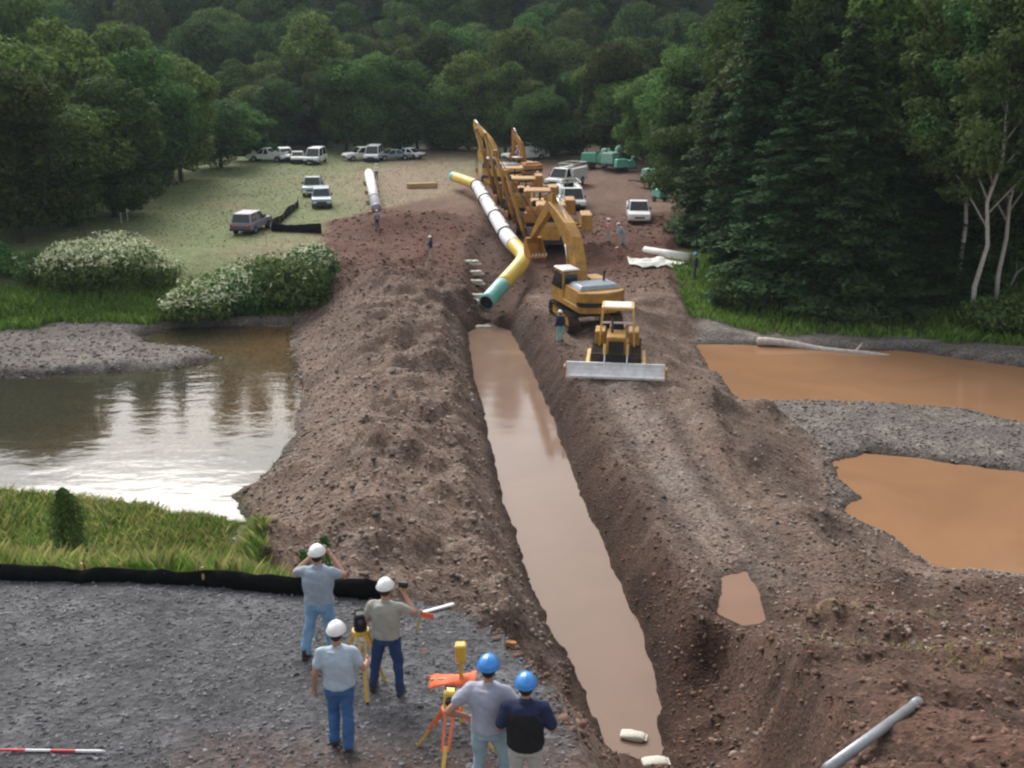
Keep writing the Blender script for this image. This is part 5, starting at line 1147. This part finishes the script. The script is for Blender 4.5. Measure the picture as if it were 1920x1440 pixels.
# ------------------------------------------------------------------ survey gear and markers
def tripod(label, loc, h, inst, yaw=0, spread=.55, legm='tripod_yellow', tops='tripod_yellow'):
    t = thing('survey_tripod', label, 'tripod', loc, yaw)
    for k in range(3):
        a = k*2.094+.5; f = Vector((spread*math.cos(a), spread*math.sin(a), 0)); tp = Vector((.09*math.cos(a), .09*math.sin(a), h)); g = G(loc[0]+math.cos(yaw)*f.x-math.sin(yaw)*f.y, loc[1]+math.sin(yaw)*f.x+math.cos(yaw)*f.y)-loc[2]; f.z = g-.03
        mid = tp.lerp(f, .5); sd_ = Vector((-math.sin(a), math.cos(a), 0))
        mb = MB()
        for e in (-1, 1): mb.beam(tp+sd_*e*.05, mid+sd_*e*.035, .03, .03)
        lg = obj('leg', mb, tops, t); obj('lower_leg', MB().beam(tp.lerp(f, .42), f, .045, .03), legm, lg); obj('foot', MB().tube([f+Vector((0, 0, .06)), f+Vector((0, 0, -.02))], [.025, .006], 8), 'dark_metal', lg)
    obj('head_plate', MB().tube([(0, 0, h-.02), (0, 0, h+.04)], .12, 16), tops, t)
    if inst:
        i_ = obj('instrument', MB().fr((0, 0, h+.05), (.18, .16), (.15, .13), .24), inst, t, .02); obj('telescope', MB().tube([(0, -.13, h+.19), (0, .15, h+.19)], [.045, .055], 14), 'dark_metal', i_, smooth=True)
        obj('carry_handle', MB().tube([(-.06, 0, h+.29), (-.06, 0, h+.34), (.06, 0, h+.34), (.06, 0, h+.29)], .012, 6), 'black', i_); obj('base', MB().tube([(0, 0, h+.03), (0, 0, h+.07)], .09, 14), 'dark_metal', i_)
    return t
q = px(682, 1296); tripod('wooden survey tripod with black instrument between the men in tan and grey shirts', q, .98, 'black', .3, .40)
q = px(848, 1425); tripod('wide yellow survey tripod with orange painted legs beside the man in the lilac shirt', q, .78, 'pipe_yellow', Rd(-8), .62, 'tripod_yellow', 'orange')
# yellow-topped marker post with orange cloth
q = px(866, 1352); t = thing('marker_post', 'yellow-capped marker post draped with orange cloth beyond the yellow tripod', 'marker', q)
obj('post', MB().beam((0, 0, -.1), (0, 0, 1.0), .05, .05, (0, 1, 0)), 'tripod_yellow', t); obj('cap', MB().fr((0, 0, .95), (.13, .13), (.15, .15), .26), 'tripod_yellow', t, .02)
gx, gy = np.meshgrid(np.linspace(-.42, .2, 16), np.linspace(-.14, .14, 7), indexing='ij'); gz = .72-.10*np.abs(gx)-.35*gy**2*4+.05*fbm(gx*1+5, gy+4, .2, 3, 2)
ii = np.arange(112).reshape(16, 7); o = npmesh('orange_cloth', np.stack([gx, gy, gz], -1).reshape(-1, 3), np.stack([ii[:-1, :-1], ii[1:, :-1], ii[1:, 1:], ii[:-1, 1:]], -1).reshape(-1, 4), 'orange', t, smooth=True); o.modifiers.new('t', 'SOLIDIFY').thickness = .01
obj('cross_bar', MB().beam((-.4, 0, .66), (.2, 0, .70), .03, .03), 'wood', t)
def stake(label, loc, h, rib, group=None, lean=(0, 0), m='wood'):
    t = thing('survey_stake', label, 'stake', loc, 0, group); obj('lath', MB().beam((0, 0, -.1), (lean[0], lean[1], h), .05, .02, (0, 1, 0)), m, t)
    if rib: r0 = Vector((lean[0]*.85, lean[1]*.85, h*.88)); obj('ribbon', MB().add([r0+Vector((0, -.02, .04)), r0+Vector((.22, -.02, -.02)), r0+Vector((.2, -.02, -.12)), r0+Vector((0, -.02, -.05)), r0+Vector((0, -.03, .04)), r0+Vector((.22, -.035, -.02)), r0+Vector((.2, -.035, -.12)), r0+Vector((0, -.03, -.05))], [(0, 1, 2, 3), (7, 6, 5, 4), (0, 4, 5, 1), (1, 5, 6, 2), (2, 6, 7, 3), (3, 7, 4, 0)]), rib, t)
q = padp(644, 1090); stake('pale wooden stake with pink ribbon just beyond the silt fence', (q[0], q[1]+.35, G(q[0], q[1]+.35)), .75, 'pink', None, (.03, 0))
q = padp(672, 1092); stake('thin wooden stake behind the silt fence end', (q[0], q[1]+.4, G(q[0], q[1]+.4)), .6, None)
stake('wooden stake with pink ribbon in the dry grass below the L-shaped fence', on(500, 462), 1.2, 'pink')
stake('white stake in the meadow below the left trees', on(240, 414), 1.1, 'white', 'white stakes at the meadow edge', m='white')
stake('white stake in the meadow below the left trees', on(228, 418), .9, None, 'white stakes at the meadow edge', m='white')
q = px(778, 1185); stake('leaning pole with bright orange flag right of the man in the tan shirt', q, .42, 'orange', None, (.12, 0)); 
a, b_ = Vector(px(790, 1152)), Vector(px(850, 1134)); t = thing('levelling_staff', 'white levelling staff lying on the gravel toward the pad edge', 'staff', tuple(a)); obj('rod', MB().beam(Vector((0, 0, .04)), b_-a+Vector((0, 0, .04)), .06, .03), 'white', t)
a, b_ = Vector(px(2, 1411)), Vector(px(190, 1413)); t = thing('range_pole', 'red and white striped range pole lying on the gravel pad', 'pole', tuple(a))
d_ = b_-a; d_.z = 0
for k in range(4): obj('band', MB().tube([d_*(k/4)+Vector((0, 0, .05)), d_*((k+1)/4)+Vector((0, 0, .05))], .018, 10), ('red', 'white')[k % 2], t)
obj('tip', MB().tube([d_+Vector((0, 0, .05)), d_*1.05+Vector((0, 0, .05))], [.018, .004], 8), 'steel', t)
for i, (u, v) in enumerate([(800, 1290), (790, 1238)]):
    q = px(u, v); t = thing('pin_flag', 'small pinkish pin flag in the gravel left of the yellow tripod', 'flag', q, 0, 'pin flags in the gravel'); obj('wire', MB().tube([(0, 0, -.05), (0, 0, .22)], .004, 5), 'dark_metal', t); obj('flag', MB().box((.045, 0, .19), (.09, .004, .06)), 'pink', t)
# ------------------------------------------------------------------ damp air
hm = bpy.data.materials.new('haze'); hm.use_nodes = True; hn = hm.node_tree; hn.nodes.clear()
ho_ = hn.nodes.new('ShaderNodeOutputMaterial'); pv = hn.nodes.new('ShaderNodeVolumePrincipled'); pv.inputs['Color'].default_value = (.72, .86, 1.0, 1); pv.inputs['Density'].default_value = .00017; pv.inputs['Anisotropy'].default_value = .2
hn.links.new(pv.outputs[0], ho_.inputs['Volume'])
hz = obj('haze', MB().box((0, 210, 58), (700, 520, 124)), hm); hz['kind'] = 'stuff'; hz['label'] = 'thin bluish haze filling the air of the valley'; hz['category'] = 'haze'
